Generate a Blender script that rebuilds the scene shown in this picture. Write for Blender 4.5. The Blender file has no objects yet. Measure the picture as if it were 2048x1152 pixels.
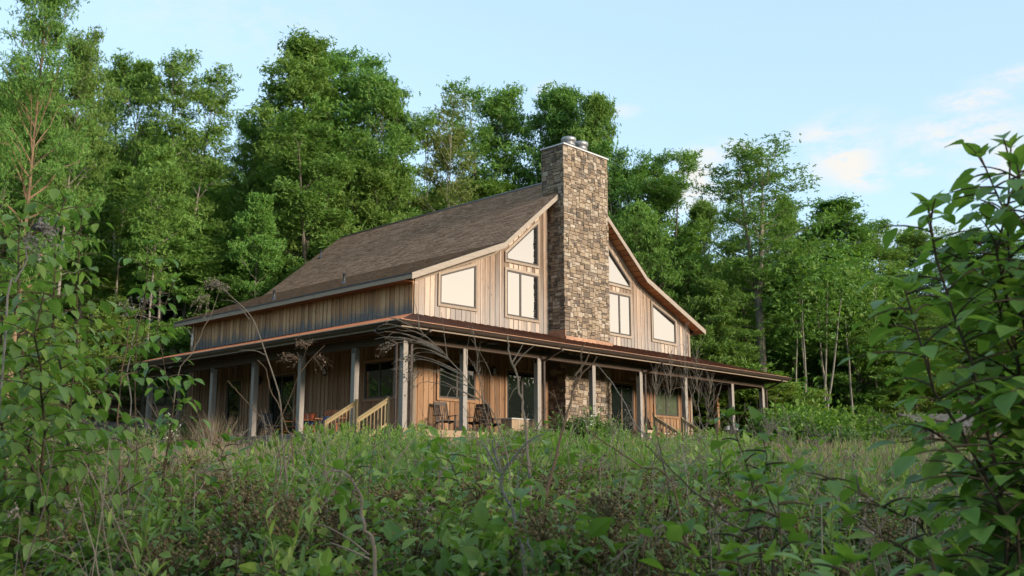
import bpy, math, random
import numpy as np
from mathutils import Vector

SEED = 11
rng = np.random.default_rng(SEED)
random.seed(SEED)
scene = bpy.context.scene
C = scene.collection
A3 = lambda *p: np.array(p, float)
rad = math.radians

# ------------------------------------------------------------------ camera frame (metres, camera at the origin)
FPX, CX, CY = 2000.0, 1024.0, 576.0            # focal length and centre in pixels of the 2048 wide photo
PITCH = math.atan(386 / 2000.0)
SP, CP = math.sin(PITCH), math.cos(PITCH)


def at(px, py, Y):
    """world point seen at photo pixel (px,py) at the horizontal distance Y"""
    a, b = (px - CX) / FPX, (CY - py) / FPX
    d = A3(a, CP - b * SP, SP + b * CP)
    return d * (Y / d[1])


# house frame: X along the gable wall, Y along the long side
HU = rad(43.4)
UX = A3(math.sin(HU), math.cos(HU), 0)
UY = A3(-math.cos(HU), math.sin(HU), 0)
HO = A3(-3.6135, 33.2775, 1.7173)              # porch floor, near corner
FZ = 0.75                                     # floor above the ground


def to_uv(x, y):
    dx, dy = x - HO[0], y - HO[1]
    return dx * UX[0] + dy * UX[1], dx * UY[0] + dy * UY[1]


def house_pt(u, v, z=0.0):
    return HO + u * UX + v * UY + A3(0, 0, z)


def sstep(a, b, x):
    t = np.clip((np.asarray(x, float) - a) / (b - a), 0, 1)
    return t * t * (3 - 2 * t)


def ground(x, y):
    x = np.asarray(x, float)
    y = np.asarray(y, float)
    u, v = to_uv(x, y)
    base = np.interp(y, [-60, 3, 6, 10, 15, 20, 25, 28, 31, 33.5], [-2.5, -1.15, -.88, -.55, -.2, .1, .4, .6, .86, .967])
    h1 = 2.9 * sstep(22.6, 25.0, v) + 0.17 * np.maximum(0, v - 25)
    h2 = 0.16 * np.maximum(0, u - 29) * sstep(-14, -2, v)
    far = 0.02 * np.maximum(0, np.hypot(x, y) - 120)
    bump = 0.06 * np.sin(x * 0.9 + 1.3) * np.cos(y * 0.7) + 0.04 * np.sin(x * 2.1 + y * 1.7)
    return base + np.maximum(h1, h2) + bump * sstep(1.5, 5, np.hypot(np.minimum(u + 1, 0), np.minimum(v + 1, 0))) + far


# ------------------------------------------------------------------ materials
MATS = {}


def new_mat(name):
    m = bpy.data.materials.new(name)
    m.use_nodes = True
    nt = m.node_tree
    nt.nodes.clear()
    out = nt.nodes.new('ShaderNodeOutputMaterial')
    MATS[name] = m
    return m, nt, out


class NT:
    def __init__(s, nt):
        s.nt = nt

    def n(s, t, **kw):
        nd = s.nt.nodes.new(t)
        for k, v in kw.items():
            if k in ('operation', 'blend_type', 'data_type', 'noise_dimensions', 'feature', 'distance', 'mode', 'clamp',
                     'wave_type', 'bands_direction', 'sky_type', 'sun_disc', 'sun_elevation', 'sun_rotation',
                     'altitude', 'air_density', 'dust_density', 'ozone_density', 'interpolation_type', 'use_clamp'):
                setattr(nd, k, v)
            else:
                s.set(nd.inputs[k], v)
        return nd

    def set(s, inp, v):
        if isinstance(v, bpy.types.NodeSocket):
            s.nt.links.new(v, inp)
        elif isinstance(v, bpy.types.Node):
            s.nt.links.new(v.outputs[0], inp)
        else:
            if isinstance(v, (tuple, list)) and len(v) == 3 and inp.type == 'RGBA':
                v = (*v, 1)
            inp.default_value = v

    def math(s, op, a, b=0.0, c=0.0):
        nd = s.nt.nodes.new('ShaderNodeMath')
        nd.operation = op
        for i, v in enumerate((a, b, c)):
            s.set(nd.inputs[i], v)
        return nd.outputs[0]

    def vmath(s, op, a, b=None, scale=None):
        nd = s.nt.nodes.new('ShaderNodeVectorMath')
        nd.operation = op
        s.set(nd.inputs[0], a)
        if b is not None:
            s.set(nd.inputs[1], b)
        if scale is not None:
            s.set(nd.inputs['Scale'], scale)
        return nd.outputs[1] if op in ('LENGTH', 'DOT_PRODUCT', 'DISTANCE') else nd.outputs[0]

    def mix(s, fac, a, b, blend='MIX'):
        nd = s.nt.nodes.new('ShaderNodeMix')
        nd.data_type = 'RGBA'
        nd.blend_type = blend
        s.set(nd.inputs[0], fac)
        s.set(nd.inputs[6], a)
        s.set(nd.inputs[7], b)
        return nd.outputs[2]

    def ramp(s, fac, stops):
        nd = s.nt.nodes.new('ShaderNodeValToRGB')
        cr = nd.color_ramp
        while len(cr.elements) < len(stops):
            cr.elements.new(0.5)
        for e, (p, c) in zip(cr.elements, stops):
            e.position = p
            e.color = (*c, 1) if len(c) == 3 else c
        s.set(nd.inputs[0], fac)
        return nd.outputs[0]

    def coords(s, scale=(1, 1, 1), kind='Object'):
        tc = s.nt.nodes.new('ShaderNodeTexCoord')
        mp = s.nt.nodes.new('ShaderNodeMapping')
        s.nt.links.new(tc.outputs[kind], mp.inputs[0])
        mp.inputs['Scale'].default_value = scale
        return mp.outputs[0]

    def noise(s, vec, scale, detail=4, rough=0.55, dist=0.0):
        nd = s.n('ShaderNodeTexNoise', Scale=scale, Detail=detail, Roughness=rough, Distortion=dist)
        s.set(nd.inputs['Vector'], vec)
        return nd.outputs[0]

    def island(s):
        g = s.nt.nodes.new('ShaderNodeNewGeometry')
        return g.outputs['Random Per Island']

    def obj_random(s):
        return s.nt.nodes.new('ShaderNodeObjectInfo').outputs['Random']

    def bump(s, h, strength=0.3, dist=0.02):
        return s.n('ShaderNodeBump', Strength=strength, Distance=dist, Height=h).outputs[0]

    def principled(s, out, color, rough=0.6, spec=0.4, metal=0.0, normal=None):
        p = s.nt.nodes.new('ShaderNodeBsdfPrincipled')
        s.set(p.inputs['Base Color'], color)
        s.set(p.inputs['Roughness'], rough)
        s.set(p.inputs['Specular IOR Level'], spec)
        s.set(p.inputs['Metallic'], metal)
        if normal is not None:
            s.set(p.inputs['Normal'], normal)
        if out is not None:
            s.nt.links.new(p.outputs[0], out.inputs[0])
        return p


def plain(name, color, rough=0.6, spec=0.4, metal=0.0, var=0.25, scale=6.0):
    m, nt, out = new_mat(name)
    b = NT(nt)
    nz = b.noise(b.coords(), scale, 5)
    dark = tuple(c * (1 - var) for c in color)
    lite = tuple(min(1, c * (1 + var)) for c in color)
    b.principled(out, b.ramp(nz, [(0.3, dark), (0.7, lite)]), rough, spec, metal, b.bump(nz, 0.15, 0.01))
    return m


def wood(name, stops, grain_axis=2, stain=None, rough=0.75, knots=True, per_board=0.6):
    """weathered boards: tone per board (mesh island), long grain, knots; stain = (z0,z1,colour) weathering band"""
    m, nt, out = new_mat(name)
    b = NT(nt)
    isl = b.island()
    sc = [14.0, 14.0, 14.0]
    sc[grain_axis] = 0.7
    vec = b.coords(tuple(sc))
    off = b.n('ShaderNodeCombineXYZ', X=b.math('MULTIPLY', isl, 91.0), Y=b.math('MULTIPLY', isl, 37.0), Z=b.math('MULTIPLY', isl, 53.0)).outputs[0]
    vec = b.vmath('ADD', vec, off)
    g1 = b.noise(vec, 1.6, 6, 0.6, 0.6)
    g2 = b.noise(vec, 7.0, 3, 0.6)
    f = b.math('ADD', b.math('MULTIPLY', isl, per_board), b.math('MULTIPLY', g1, 1.0 - per_board * 0.5))
    f = b.math('SUBTRACT', f, per_board * 0.25)
    col = b.ramp(f, stops)
    col = b.mix(b.math('MULTIPLY', b.math('GREATER_THAN', g2, 0.57), 0.25), col, (0.03, 0.022, 0.015), 'MIX')
    if knots:
        v2 = [3.2, 3.2, 3.2]
        v2[grain_axis] = 1.3
        vo = b.n('ShaderNodeTexVoronoi', Scale=1.0)
        b.set(vo.inputs['Vector'], b.vmath('ADD', b.coords(tuple(v2)), off))
        kn = b.math('LESS_THAN', vo.outputs['Distance'], 0.1)
        col = b.mix(b.math('MULTIPLY', kn, 0.55), col, (0.035, 0.02, 0.012))
    if stain:
        z0, z1, sc_, amt, jt = stain
        sep = b.n('ShaderNodeSeparateXYZ', Vector=b.coords((1, 1, 1))).outputs[2]
        jit = b.math('MULTIPLY', b.math('SUBTRACT', isl, 0.5), jt)
        n3 = b.math('MULTIPLY', b.math('SUBTRACT', b.noise(b.coords((1.0, 1.0, 0.35)), 0.9, 4), 0.5), 0.7)
        zz = b.math('ADD', b.math('ADD', sep, jit), n3)
        mr = b.n('ShaderNodeMapRange', Value=zz)
        mr.inputs[1].default_value, mr.inputs[2].default_value = z0, z1
        mr.inputs[3].default_value, mr.inputs[4].default_value = 1, 0
        col = b.mix(b.math('MULTIPLY', mr.outputs[0], amt), col, b.mix(g1, tuple(c * .6 for c in sc_), tuple(c * 1.3 for c in sc_)))
    b.principled(out, col, rough, 0.25, 0, b.bump(b.math('ADD', g1, b.math('MULTIPLY', g2, .4)), 0.35, 0.006))
    return m


def leaf_mat(name, ca, cb, cc=None, trans=0.35, rough=0.5, spec=0.35, objvar=0.0, mottle=False):
    m, nt, out = new_mat(name)
    b = NT(nt)
    isl = b.island()
    stops = [(0.0, ca), (0.65, cb), (1.0, cc or cb)]
    col = b.ramp(isl, stops)
    if objvar:
        r = b.obj_random()
        hs = b.n('ShaderNodeHueSaturation')
        b.set(hs.inputs['Hue'], b.math('ADD', 0.5 - objvar * 0.11, b.math('MULTIPLY', r, objvar * 0.16)))
        r2 = b.math('FRACT', b.math('MULTIPLY', r, 7.31))
        b.set(hs.inputs['Value'], b.math('ADD', 1 - objvar * 0.75, b.math('MULTIPLY', r2, objvar * 1.4)))
        b.set(hs.inputs['Color'], col)
        col = hs.outputs[0]
    geo = nt.nodes.new('ShaderNodeNewGeometry')
    if mottle:
        mo = b.noise(b.coords(), 38.0, 3, 0.6)
        col = b.mix(b.math('MULTIPLY', mo, 0.5), col, tuple(c * .55 for c in ca))
        blot = b.noise(b.coords(), 90.0, 2, 0.5)
        col = b.mix(b.math('MULTIPLY', b.math('GREATER_THAN', blot, 0.69), 0.6), col, (0.16, 0.11, 0.04))
    col = b.mix(b.math('MULTIPLY', geo.outputs['Backfacing'], 0.35), col, tuple(min(1, c * 1.5 + .03) for c in cb))
    p = b.principled(None, col, rough, spec)
    t = nt.nodes.new('ShaderNodeBsdfTranslucent')
    b.set(t.inputs[0], b.mix(1.0, col, (1.0, 1.0, 0.45), 'MULTIPLY'))
    mx = nt.nodes.new('ShaderNodeMixShader')
    mx.inputs[0].default_value = trans
    nt.links.new(p.outputs[0], mx.inputs[1])
    nt.links.new(t.outputs[0], mx.inputs[2])
    nt.links.new(mx.outputs[0], out.inputs[0])
    return m


def bark_mat(name, ca, cb):
    m, nt, out = new_mat(name)
    b = NT(nt)
    n1 = b.noise(b.coords((6, 6, 1.2)), 2.0, 6, 0.65)
    n2 = b.noise(b.coords((1, 1, 0.6)), 1.1, 3)
    col = b.mix(b.math('MULTIPLY', n2, 0.6), b.ramp(n1, [(0.35, ca), (0.65, cb)]), (0.05, 0.055, 0.035))
    b.principled(out, col, 0.85, 0.2, 0, b.bump(n1, 0.5, 0.02))
    return m


wood('siding_gable', [(0.15, (0.11, 0.075, 0.05)), (0.45, (0.27, 0.192, 0.135)), (0.8, (0.44, 0.35, 0.27))], 2,
     (5.1, 7.2, (0.27, 0.25, 0.23), 0.72, 2.4), per_board=0.75)
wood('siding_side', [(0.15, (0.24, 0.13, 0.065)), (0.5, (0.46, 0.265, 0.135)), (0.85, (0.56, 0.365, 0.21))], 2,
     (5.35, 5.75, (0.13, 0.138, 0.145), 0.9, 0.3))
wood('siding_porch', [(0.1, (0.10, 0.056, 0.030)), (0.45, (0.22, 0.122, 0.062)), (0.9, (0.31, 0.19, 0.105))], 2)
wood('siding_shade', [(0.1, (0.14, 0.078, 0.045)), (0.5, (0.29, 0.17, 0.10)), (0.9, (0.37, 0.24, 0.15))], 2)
wood('trim_wood', [(0.1, (0.13, 0.10, 0.075)), (0.5, (0.24, 0.19, 0.14)), (0.9, (0.32, 0.26, 0.20))], 2, knots=False)
wood('fascia_wood', [(0.1, (0.15, 0.12, 0.09)), (0.5, (0.29, 0.23, 0.17)), (0.9, (0.37, 0.30, 0.225))], 1, knots=False)
wood('rake_wood', [(0.1, (0.13, 0.11, 0.09)), (0.5, (0.26, 0.22, 0.175)), (0.9, (0.34, 0.29, 0.235))], 0, knots=False)
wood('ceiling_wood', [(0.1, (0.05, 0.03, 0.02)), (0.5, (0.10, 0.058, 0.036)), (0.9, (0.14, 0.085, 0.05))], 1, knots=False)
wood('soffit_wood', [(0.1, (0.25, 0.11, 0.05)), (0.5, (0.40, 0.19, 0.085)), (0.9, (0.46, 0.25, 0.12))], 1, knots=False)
wood('post_wood', [(0.1, (0.11, 0.11, 0.105)), (0.5, (0.235, 0.215, 0.19)), (0.9, (0.34, 0.29, 0.235))], 2, knots=False)
wood('post_cedar', [(0.1, (0.25, 0.12, 0.06)), (0.5, (0.38, 0.20, 0.10)), (0.9, (0.42, 0.26, 0.14))], 2, knots=False)
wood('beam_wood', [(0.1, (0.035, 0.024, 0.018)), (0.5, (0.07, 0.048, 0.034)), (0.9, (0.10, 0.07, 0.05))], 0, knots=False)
wood('deck_wood', [(0.1, (0.17, 0.115, 0.07)), (0.5, (0.27, 0.19, 0.115)), (0.9, (0.34, 0.26, 0.17))], 0, knots=False)
wood('grey_boards', [(0.1, (0.09, 0.075, 0.06)), (0.5, (0.17, 0.14, 0.11)), (0.9, (0.25, 0.21, 0.16))], 1, knots=False)
wood('new_pine', [(0.1, (0.16, 0.115, 0.055)), (0.5, (0.25, 0.185, 0.09)), (0.9, (0.30, 0.235, 0.125))], 2, knots=False)
wood('dark_chair_wood', [(0.1, (0.010, 0.007, 0.006)), (0.5, (0.026, 0.017, 0.012)), (0.9, (0.048, 0.031, 0.022))], 2, knots=False, rough=0.5)
wood('red_chair_wood', [(0.1, (0.14, 0.05, 0.022)), (0.5, (0.26, 0.10, 0.04)), (0.9, (0.33, 0.15, 0.065))], 2, knots=False, rough=0.5)
wood('lumber', [(0.1, (0.24, 0.18, 0.12)), (0.5, (0.38, 0.30, 0.21)), (0.9, (0.46, 0.38, 0.28))], 0, knots=False)


def stone_mat(name, tint=1.0):
    m, nt, out = new_mat(name)
    b = NT(nt)
    isl = b.island()
    col = b.ramp(isl, [(0.0, (0.075 * tint, 0.062, 0.050)), (0.25, (0.165 * tint, 0.122, 0.085)), (0.5, (0.27 * tint, 0.198, 0.128)),
                       (0.78, (0.34 * tint, 0.27, 0.19)), (1.0, (0.42 * tint, 0.36, 0.285))])
    n1 = b.noise(b.coords(), 9.0, 6, 0.7)
    n2 = b.noise(b.coords(), 2.2, 3, 0.6)
    col = b.mix(b.math('MULTIPLY', n1, 0.55), col, (0.10, 0.085, 0.07))
    col = b.mix(b.math('MULTIPLY', b.math('GREATER_THAN', n2, 0.56), 0.3), col, (0.19, 0.165, 0.14))
    b.principled(out, col, 0.9, 0.2, 0, b.bump(n1, 0.9, 0.03))
    return m


stone_mat('ledge_stone')
plain('mortar', (0.035, 0.029, 0.024), 0.95, 0.1)


def shingle_mat():
    m, nt, out = new_mat('shingles')
    b = NT(nt)
    isl = b.island()
    col = b.ramp(isl, [(0.0, (0.215, 0.128, 0.078)), (0.5, (0.285, 0.175, 0.11)), (1.0, (0.345, 0.222, 0.145))])
    n1 = b.noise(b.coords(), 60.0, 3, 0.7)
    n2 = b.noise(b.coords(), 0.35, 4, 0.6)
    col = b.mix(b.math('MULTIPLY', n1, 0.4), col, (0.31, 0.20, 0.13))
    col = b.mix(b.math('MULTIPLY', n2, 0.12), col, (0.11, 0.085, 0.07))
    b.principled(out, col, 0.9, 0.25, 0, b.bump(n1, 0.5, 0.004))


shingle_mat()


def metal_roof_mat():
    m, nt, out = new_mat('porch_metal')
    b = NT(nt)
    n1 = b.noise(b.coords((0.6, 0.6, 0.6)), 1.3, 5, 0.6)
    n2 = b.noise(b.coords((6, 6, 6)), 3.0, 4, 0.6)
    f = b.math('ADD', b.math('MULTIPLY', n1, 0.6), b.math('MULTIPLY', n2, 0.4))
    col = b.ramp(f, [(0.3, (0.085, 0.032, 0.018)), (0.55, (0.17, 0.066, 0.034)), (0.75, (0.24, 0.11, 0.06))])
    b.principled(out, col, 0.5, 0.4, 0.35, b.bump(n1, 0.1, 0.02))


metal_roof_mat()
plain('copper', (0.62, 0.30, 0.14), 0.38, 0.5, 0.75, 0.18, 2.0)
plain('dull_metal', (0.42, 0.43, 0.43), 0.5, 0.4, 0.2, 0.15, 3.0)
plain('dull_copper', (0.30, 0.165, 0.10), 0.55, 0.4, 0.25, 0.3, 3.0)
plain('gutter_metal', (0.040, 0.027, 0.021), 0.38, 0.5, 0.1, 0.2, 3.0)
plain('galvanised', (0.27, 0.275, 0.28), 0.42, 0.5, 0.6, 0.15, 4.0)
plain('white_metal', (0.75, 0.76, 0.76), 0.4, 0.5, 0.1, 0.08, 3.0)
plain('black_metal', (0.018, 0.018, 0.02), 0.4, 0.5, 0.2, 0.3)
plain('dark_frame', (0.045, 0.036, 0.03), 0.45, 0.4, 0.0, 0.25)
plain('vent_pipe_black', (0.03, 0.035, 0.042), 0.5)
plain('bone', (0.72, 0.69, 0.62), 0.6)
plain('orange_cloth', (0.42, 0.11, 0.05), 0.9, 0.2)
plain('blue_cloth', (0.035, 0.055, 0.11), 0.9, 0.2)
plain('curtain_cloth', (0.22, 0.23, 0.17), 0.9, 0.1, 0, 0.15)
plain('interior_dark', (0.010, 0.009, 0.008), 0.9, 0.1)
plain('tarp_blue', (0.22, 0.32, 0.38), 0.5, 0.4, 0, 0.45, 4.0)
plain('red_paint', (0.10, 0.02, 0.022), 0.5)
plain('concrete', (0.34, 0.33, 0.30), 0.9, 0.2, 0, 0.2, 3)
plain('block_wall', (0.17, 0.165, 0.15), 0.95, 0.15, 0, 0.3, 4)
plain('slab_stone', (0.36, 0.28, 0.20), 0.9, 0.2, 0, 0.3, 5)
plain('pale_cover', (0.42, 0.43, 0.43), 0.6, 0.3, 0, 0.2, 5)
plain('rusty_roof', (0.20, 0.16, 0.13), 0.7, 0.3, 0.1, 0.4, 3)
plain('string_white', (0.7, 0.68, 0.62), 0.6)


def glass_mat(name, base, f0):
    """window glass over a dark room: coated reflective double glazing"""
    m, nt, out = new_mat(name)
    b = NT(nt)
    p = b.principled(out, base, 0.012, 0.5, 0)
    p.inputs['IOR'].default_value = f0
    return m


glass_mat('reflective_glass', (0.012, 0.012, 0.012), 3.3)
glass_mat('porch_glass', (0.008, 0.010, 0.009), 1.55)


def clear_glass():
    m, nt, out = new_mat('clear_glass')
    b = NT(nt)
    tr = nt.nodes.new('ShaderNodeBsdfTransparent')
    tr.inputs[0].default_value = (0.55, 0.6, 0.55, 1)
    gl = nt.nodes.new('ShaderNodeBsdfGlossy')
    gl.inputs['Roughness'].default_value = 0.02
    fr = nt.nodes.new('ShaderNodeFresnel')
    fr.inputs[0].default_value = 1.55
    mx = nt.nodes.new('ShaderNodeMixShader')
    nt.links.new(fr.outputs[0], mx.inputs[0])
    nt.links.new(tr.outputs[0], mx.inputs[1])
    nt.links.new(gl.outputs[0], mx.inputs[2])
    nt.links.new(mx.outputs[0], out.inputs[0])


clear_glass()

leaf_mat('forest_leaf', (0.064, 0.152, 0.027), (0.112, 0.231, 0.041), (0.184, 0.302, 0.055), 0.42, 0.55, 0.3, 0.24)
leaf_mat('pale_tree_leaf', (0.071, 0.122, 0.022), (0.115, 0.180, 0.034), (0.159, 0.215, 0.046), 0.38, 0.55, 0.3, 0.2)
leaf_mat('understory_leaf', (0.063, 0.132, 0.022), (0.119, 0.225, 0.031), (0.167, 0.265, 0.047), 0.42, 0.5, 0.35, 0.35)
leaf_mat('bush_leaf', (0.045, 0.113, 0.023), (0.083, 0.179, 0.033), (0.120, 0.217, 0.045), 0.35, 0.5, 0.35, 0.3)
leaf_mat('sapling_leaf', (0.116, 0.224, 0.049), (0.175, 0.329, 0.067), (0.274, 0.422, 0.086), 0.44, 0.42, 0.45, 0.15, mottle=True)
leaf_mat('light_leaf', (0.105, 0.214, 0.036), (0.161, 0.306, 0.047), (0.225, 0.359, 0.065), 0.4, 0.42, 0.4, 0.2, mottle=True)
leaf_mat('weed_leaf', (0.107, 0.201, 0.047), (0.185, 0.310, 0.065), (0.293, 0.390, 0.092), 0.38, 0.5, 0.35, 0.2)
leaf_mat('shrub_leaf', (0.068, 0.133, 0.029), (0.109, 0.194, 0.040), (0.168, 0.257, 0.054), 0.32, 0.5, 0.35, 0.2)
leaf_mat('grass_blade', (0.079, 0.152, 0.031), (0.142, 0.242, 0.048), (0.284, 0.287, 0.098), 0.35, 0.6, 0.25)
leaf_mat('straw', (0.15, 0.115, 0.07), (0.24, 0.185, 0.115), (0.32, 0.26, 0.17), 0.2, 0.8, 0.15)
leaf_mat('seed_brown', (0.102, 0.074, 0.036), (0.174, 0.130, 0.062), (0.252, 0.198, 0.102), 0.1, 0.85, 0.15)
leaf_mat('dry_stalk', (0.156, 0.126, 0.096), (0.228, 0.186, 0.144), (0.312, 0.258, 0.198), 0.05, 0.85, 0.15)
leaf_mat('grey_stalk', (0.16, 0.145, 0.125), (0.22, 0.20, 0.175), (0.28, 0.26, 0.23), 0.05, 0.85, 0.15)
leaf_mat('brown_stalk', (0.12, 0.08, 0.052), (0.17, 0.115, 0.075), (0.22, 0.15, 0.10), 0.05, 0.85, 0.15)
leaf_mat('orange_petal', (0.75, 0.26, 0.02), (0.8, 0.34, 0.03), (0.8, 0.40, 0.05), 0.3, 0.5, 0.3)
leaf_mat('white_petal', (0.7, 0.7, 0.66), (0.75, 0.75, 0.72), (0.8, 0.8, 0.78), 0.3, 0.5, 0.3)
bark_mat('bark', (0.055, 0.045, 0.034), (0.15, 0.125, 0.10))
bark_mat('pale_bark', (0.13, 0.11, 0.085), (0.34, 0.30, 0.25))
bark_mat('warm_bark', (0.12, 0.07, 0.04), (0.30, 0.19, 0.11))
bark_mat('twig_bark', (0.05, 0.032, 0.02), (0.13, 0.085, 0.05))


def ground_mat():
    m, nt, out = new_mat('soil_grass')
    b = NT(nt)
    v = b.coords()
    n1 = b.noise(v, 0.35, 5, 0.6)
    n2 = b.noise(v, 6.0, 6, 0.7)
    soil = b.ramp(n2, [(0.3, (0.045, 0.034, 0.022)), (0.7, (0.13, 0.10, 0.065))])
    green = b.ramp(n2, [(0.3, (0.022, 0.040, 0.012)), (0.7, (0.055, 0.085, 0.025))])
    mr = b.n('ShaderNodeMapRange', Value=n1)
    mr.inputs[1].default_value, mr.inputs[2].default_value = 0.42, 0.58
    b.principled(out, b.mix(mr.outputs[0], green, soil), 0.95, 0.1, 0, b.bump(n2, 0.6, 0.05))


ground_mat()
plain('bank_earth', (0.20, 0.145, 0.09), 0.95, 0.1, 0, 0.45, 5)
plain('gravel_grey', (0.26, 0.235, 0.20), 0.95, 0.1, 0, 0.45, 20)


# ------------------------------------------------------------------ mesh builder
class Arr:
    def __init__(s):
        s.v, s.l, s.t, s.n = [], [], [], 0

    def add(s, verts, faces):
        verts = np.asarray(verts, float).reshape(-1, 3)
        for f in faces:
            s.l.append(np.asarray(f, np.int64) + s.n)
            s.t.append(np.array([len(f)]))
        s.v.append(verts)
        s.n += len(verts)

    def add_many(s, verts, loops, totals):
        s.v.append(verts)
        s.l.append(loops + s.n)
        s.t.append(totals)
        s.n += len(verts)

    def bake(s, tmpl, pos, X, Z, size):
        """copies of a small template (x along, y across, z up its face) with frames X (axis) and Z (normal)"""
        tv, tf = tmpl
        pos = np.asarray(pos, float).reshape(-1, 3)
        N = len(pos)
        if N == 0:
            return
        X = np.broadcast_to(np.asarray(X, float), (N, 3))
        Z = np.broadcast_to(np.asarray(Z, float), (N, 3))
        X = X / np.maximum(np.linalg.norm(X, axis=1, keepdims=True), 1e-6)
        Z = Z - (Z * X).sum(1, keepdims=True) * X
        ln = np.linalg.norm(Z, axis=1, keepdims=True)
        bad = ln[:, 0] < 1e-3
        if bad.any():
            Z = Z.copy()
            Z[bad] = np.cross(X[bad], A3(0.3, 0.9, 0.2))
            ln = np.linalg.norm(Z, axis=1, keepdims=True)
        Z = Z / ln
        Y = np.cross(Z, X)
        size = np.asarray(size, float)
        if size.ndim == 0:
            size = np.full(N, float(size))
        if size.ndim == 1:
            size = np.stack([size] * 3, 1)
        V = (pos[:, None, :] + (size[:, None, 0:1] * tv[None, :, 0:1]) * X[:, None, :]
             + (size[:, None, 1:2] * tv[None, :, 1:2]) * Y[:, None, :]
             + (size[:, None, 2:3] * tv[None, :, 2:3]) * Z[:, None, :])
        k = len(tv)
        fl = np.concatenate([np.asarray(f) for f in tf])
        ft = np.array([len(f) for f in tf])
        loops = (fl[None, :] + (np.arange(N) * k)[:, None]).ravel()
        s.add_many(V.reshape(-1, 3), loops, np.tile(ft, N))

    def tube(s, path, radii, sides=5, cap=False):
        path = np.asarray(path, float)
        M = len(path)
        r = np.broadcast_to(np.asarray(radii, float), (M,)) if np.ndim(radii) == 0 or len(np.atleast_1d(radii)) == M else np.interp(np.linspace(0, 1, M), np.linspace(0, 1, len(radii)), radii)
        tan = np.gradient(path, axis=0)
        tan /= np.maximum(np.linalg.norm(tan, axis=1, keepdims=True), 1e-9)
        avg = tan.mean(0)
        ref = A3(1, 0, 0) if abs(avg[2]) > 0.7 else A3(0, 0, 1)
        n1 = np.cross(tan, ref)
        n1 /= np.maximum(np.linalg.norm(n1, axis=1, keepdims=True), 1e-9)
        n2 = np.cross(tan, n1)
        a = np.arange(sides) * 2 * math.pi / sides
        V = path[:, None, :] + r[:, None, None] * (np.cos(a)[None, :, None] * n1[:, None, :] + np.sin(a)[None, :, None] * n2[:, None, :])
        i = np.arange(M - 1)[:, None] * sides
        j = np.arange(sides)[None, :]
        jn = (j + 1) % sides
        q = np.stack([i + j, i + jn, i + sides + jn, i + sides + j], -1).reshape(-1)
        tot = np.full((M - 1) * sides, 4)
        if cap:
            q = np.concatenate([q, np.arange(sides)[::-1], (M - 1) * sides + np.arange(sides)])
            tot = np.concatenate([tot, [sides, sides]])
        s.add_many(V.reshape(-1, 3), q, tot)

    def box(s, x0, x1, y0, y1, z0, z1):
        s.add([(x0, y0, z0), (x1, y0, z0), (x1, y1, z0), (x0, y1, z0), (x0, y0, z1), (x1, y0, z1), (x1, y1, z1), (x0, y1, z1)], BOXF)

    def bar(s, p, q, w, h, up=(0, 0, 1)):
        """square bar from p to q, w across and h along 'up'"""
        p, q = A3(*p), A3(*q)
        d = q - p
        d /= np.linalg.norm(d)
        up = A3(*up)
        side = np.cross(d, up)
        side /= max(np.linalg.norm(side), 1e-9)
        up = np.cross(side, d)
        o = [(-w / 2) * side - (h / 2) * up, (w / 2) * side - (h / 2) * up, (w / 2) * side + (h / 2) * up, (-w / 2) * side + (h / 2) * up]
        s.add([p + k for k in o] + [q + k for k in o], [(3, 2, 1, 0), (4, 5, 6, 7), (0, 1, 5, 4), (1, 2, 6, 5), (2, 3, 7, 6), (3, 0, 4, 7)])

    def lathe(s, prof, cx=0, cy=0, n=16):
        """profile of (r,z) turned round a vertical axis"""
        a = np.arange(n) * 2 * math.pi / n
        V = np.array([[cx + r * math.cos(t), cy + r * math.sin(t), z] for r, z in prof for t in a])
        M = len(prof)
        F = [(i * n + j, i * n + (j + 1) % n, (i + 1) * n + (j + 1) % n, (i + 1) * n + j) for i in range(M - 1) for j in range(n)]
        s.add(V, F)

    def build(s, name, mat, parent=None, smooth=False, loc=None):
        o = bpy.data.objects.new(name, s.mesh(name, mat, smooth))
        C.objects.link(o)
        if parent is not None:
            o.parent = parent
        if loc is not None:
            o.location = tuple(loc)
        return o

    def mesh(s, name, mat, smooth=False):
        me = bpy.data.meshes.new(name)
        V = np.concatenate(s.v).astype(np.float32)
        L = np.concatenate(s.l).astype(np.int32)
        T = np.concatenate(s.t).astype(np.int32)
        me.vertices.add(len(V))
        me.vertices.foreach_set('co', V.ravel())
        me.loops.add(len(L))
        me.loops.foreach_set('vertex_index', L)
        me.polygons.add(len(T))
        me.polygons.foreach_set('loop_start', np.concatenate([[0], np.cumsum(T)[:-1]]).astype(np.int32))
        me.polygons.foreach_set('use_smooth', np.full(len(T), bool(smooth)))
        me.update(calc_edges=True)
        me.materials.append(MATS[mat])
        return me


BOXF = [(3, 2, 1, 0), (4, 5, 6, 7), (0, 1, 5, 4), (1, 2, 6, 5), (2, 3, 7, 6), (3, 0, 4, 7)]


def tag(o, label=None, cat=None, group=None, kind=None):
    if label:
        o['label'] = label
    if cat:
        o['category'] = cat
    if group:
        o['group'] = group
    if kind:
        o['kind'] = kind
    return o


def empty(name, loc=(0, 0, 0), rz=0.0):
    o = bpy.data.objects.new(name, None)
    C.objects.link(o)
    o.location = tuple(float(c) for c in loc)
    o.rotation_euler = (0, 0, rz)
    o.empty_display_size = 0.2
    return o


def copy_tree(o, parent=None):
    c = o.copy()
    C.objects.link(c)
    c.parent = parent
    for ch in list(o.children):
        copy_tree(ch, c)
    return c


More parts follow.
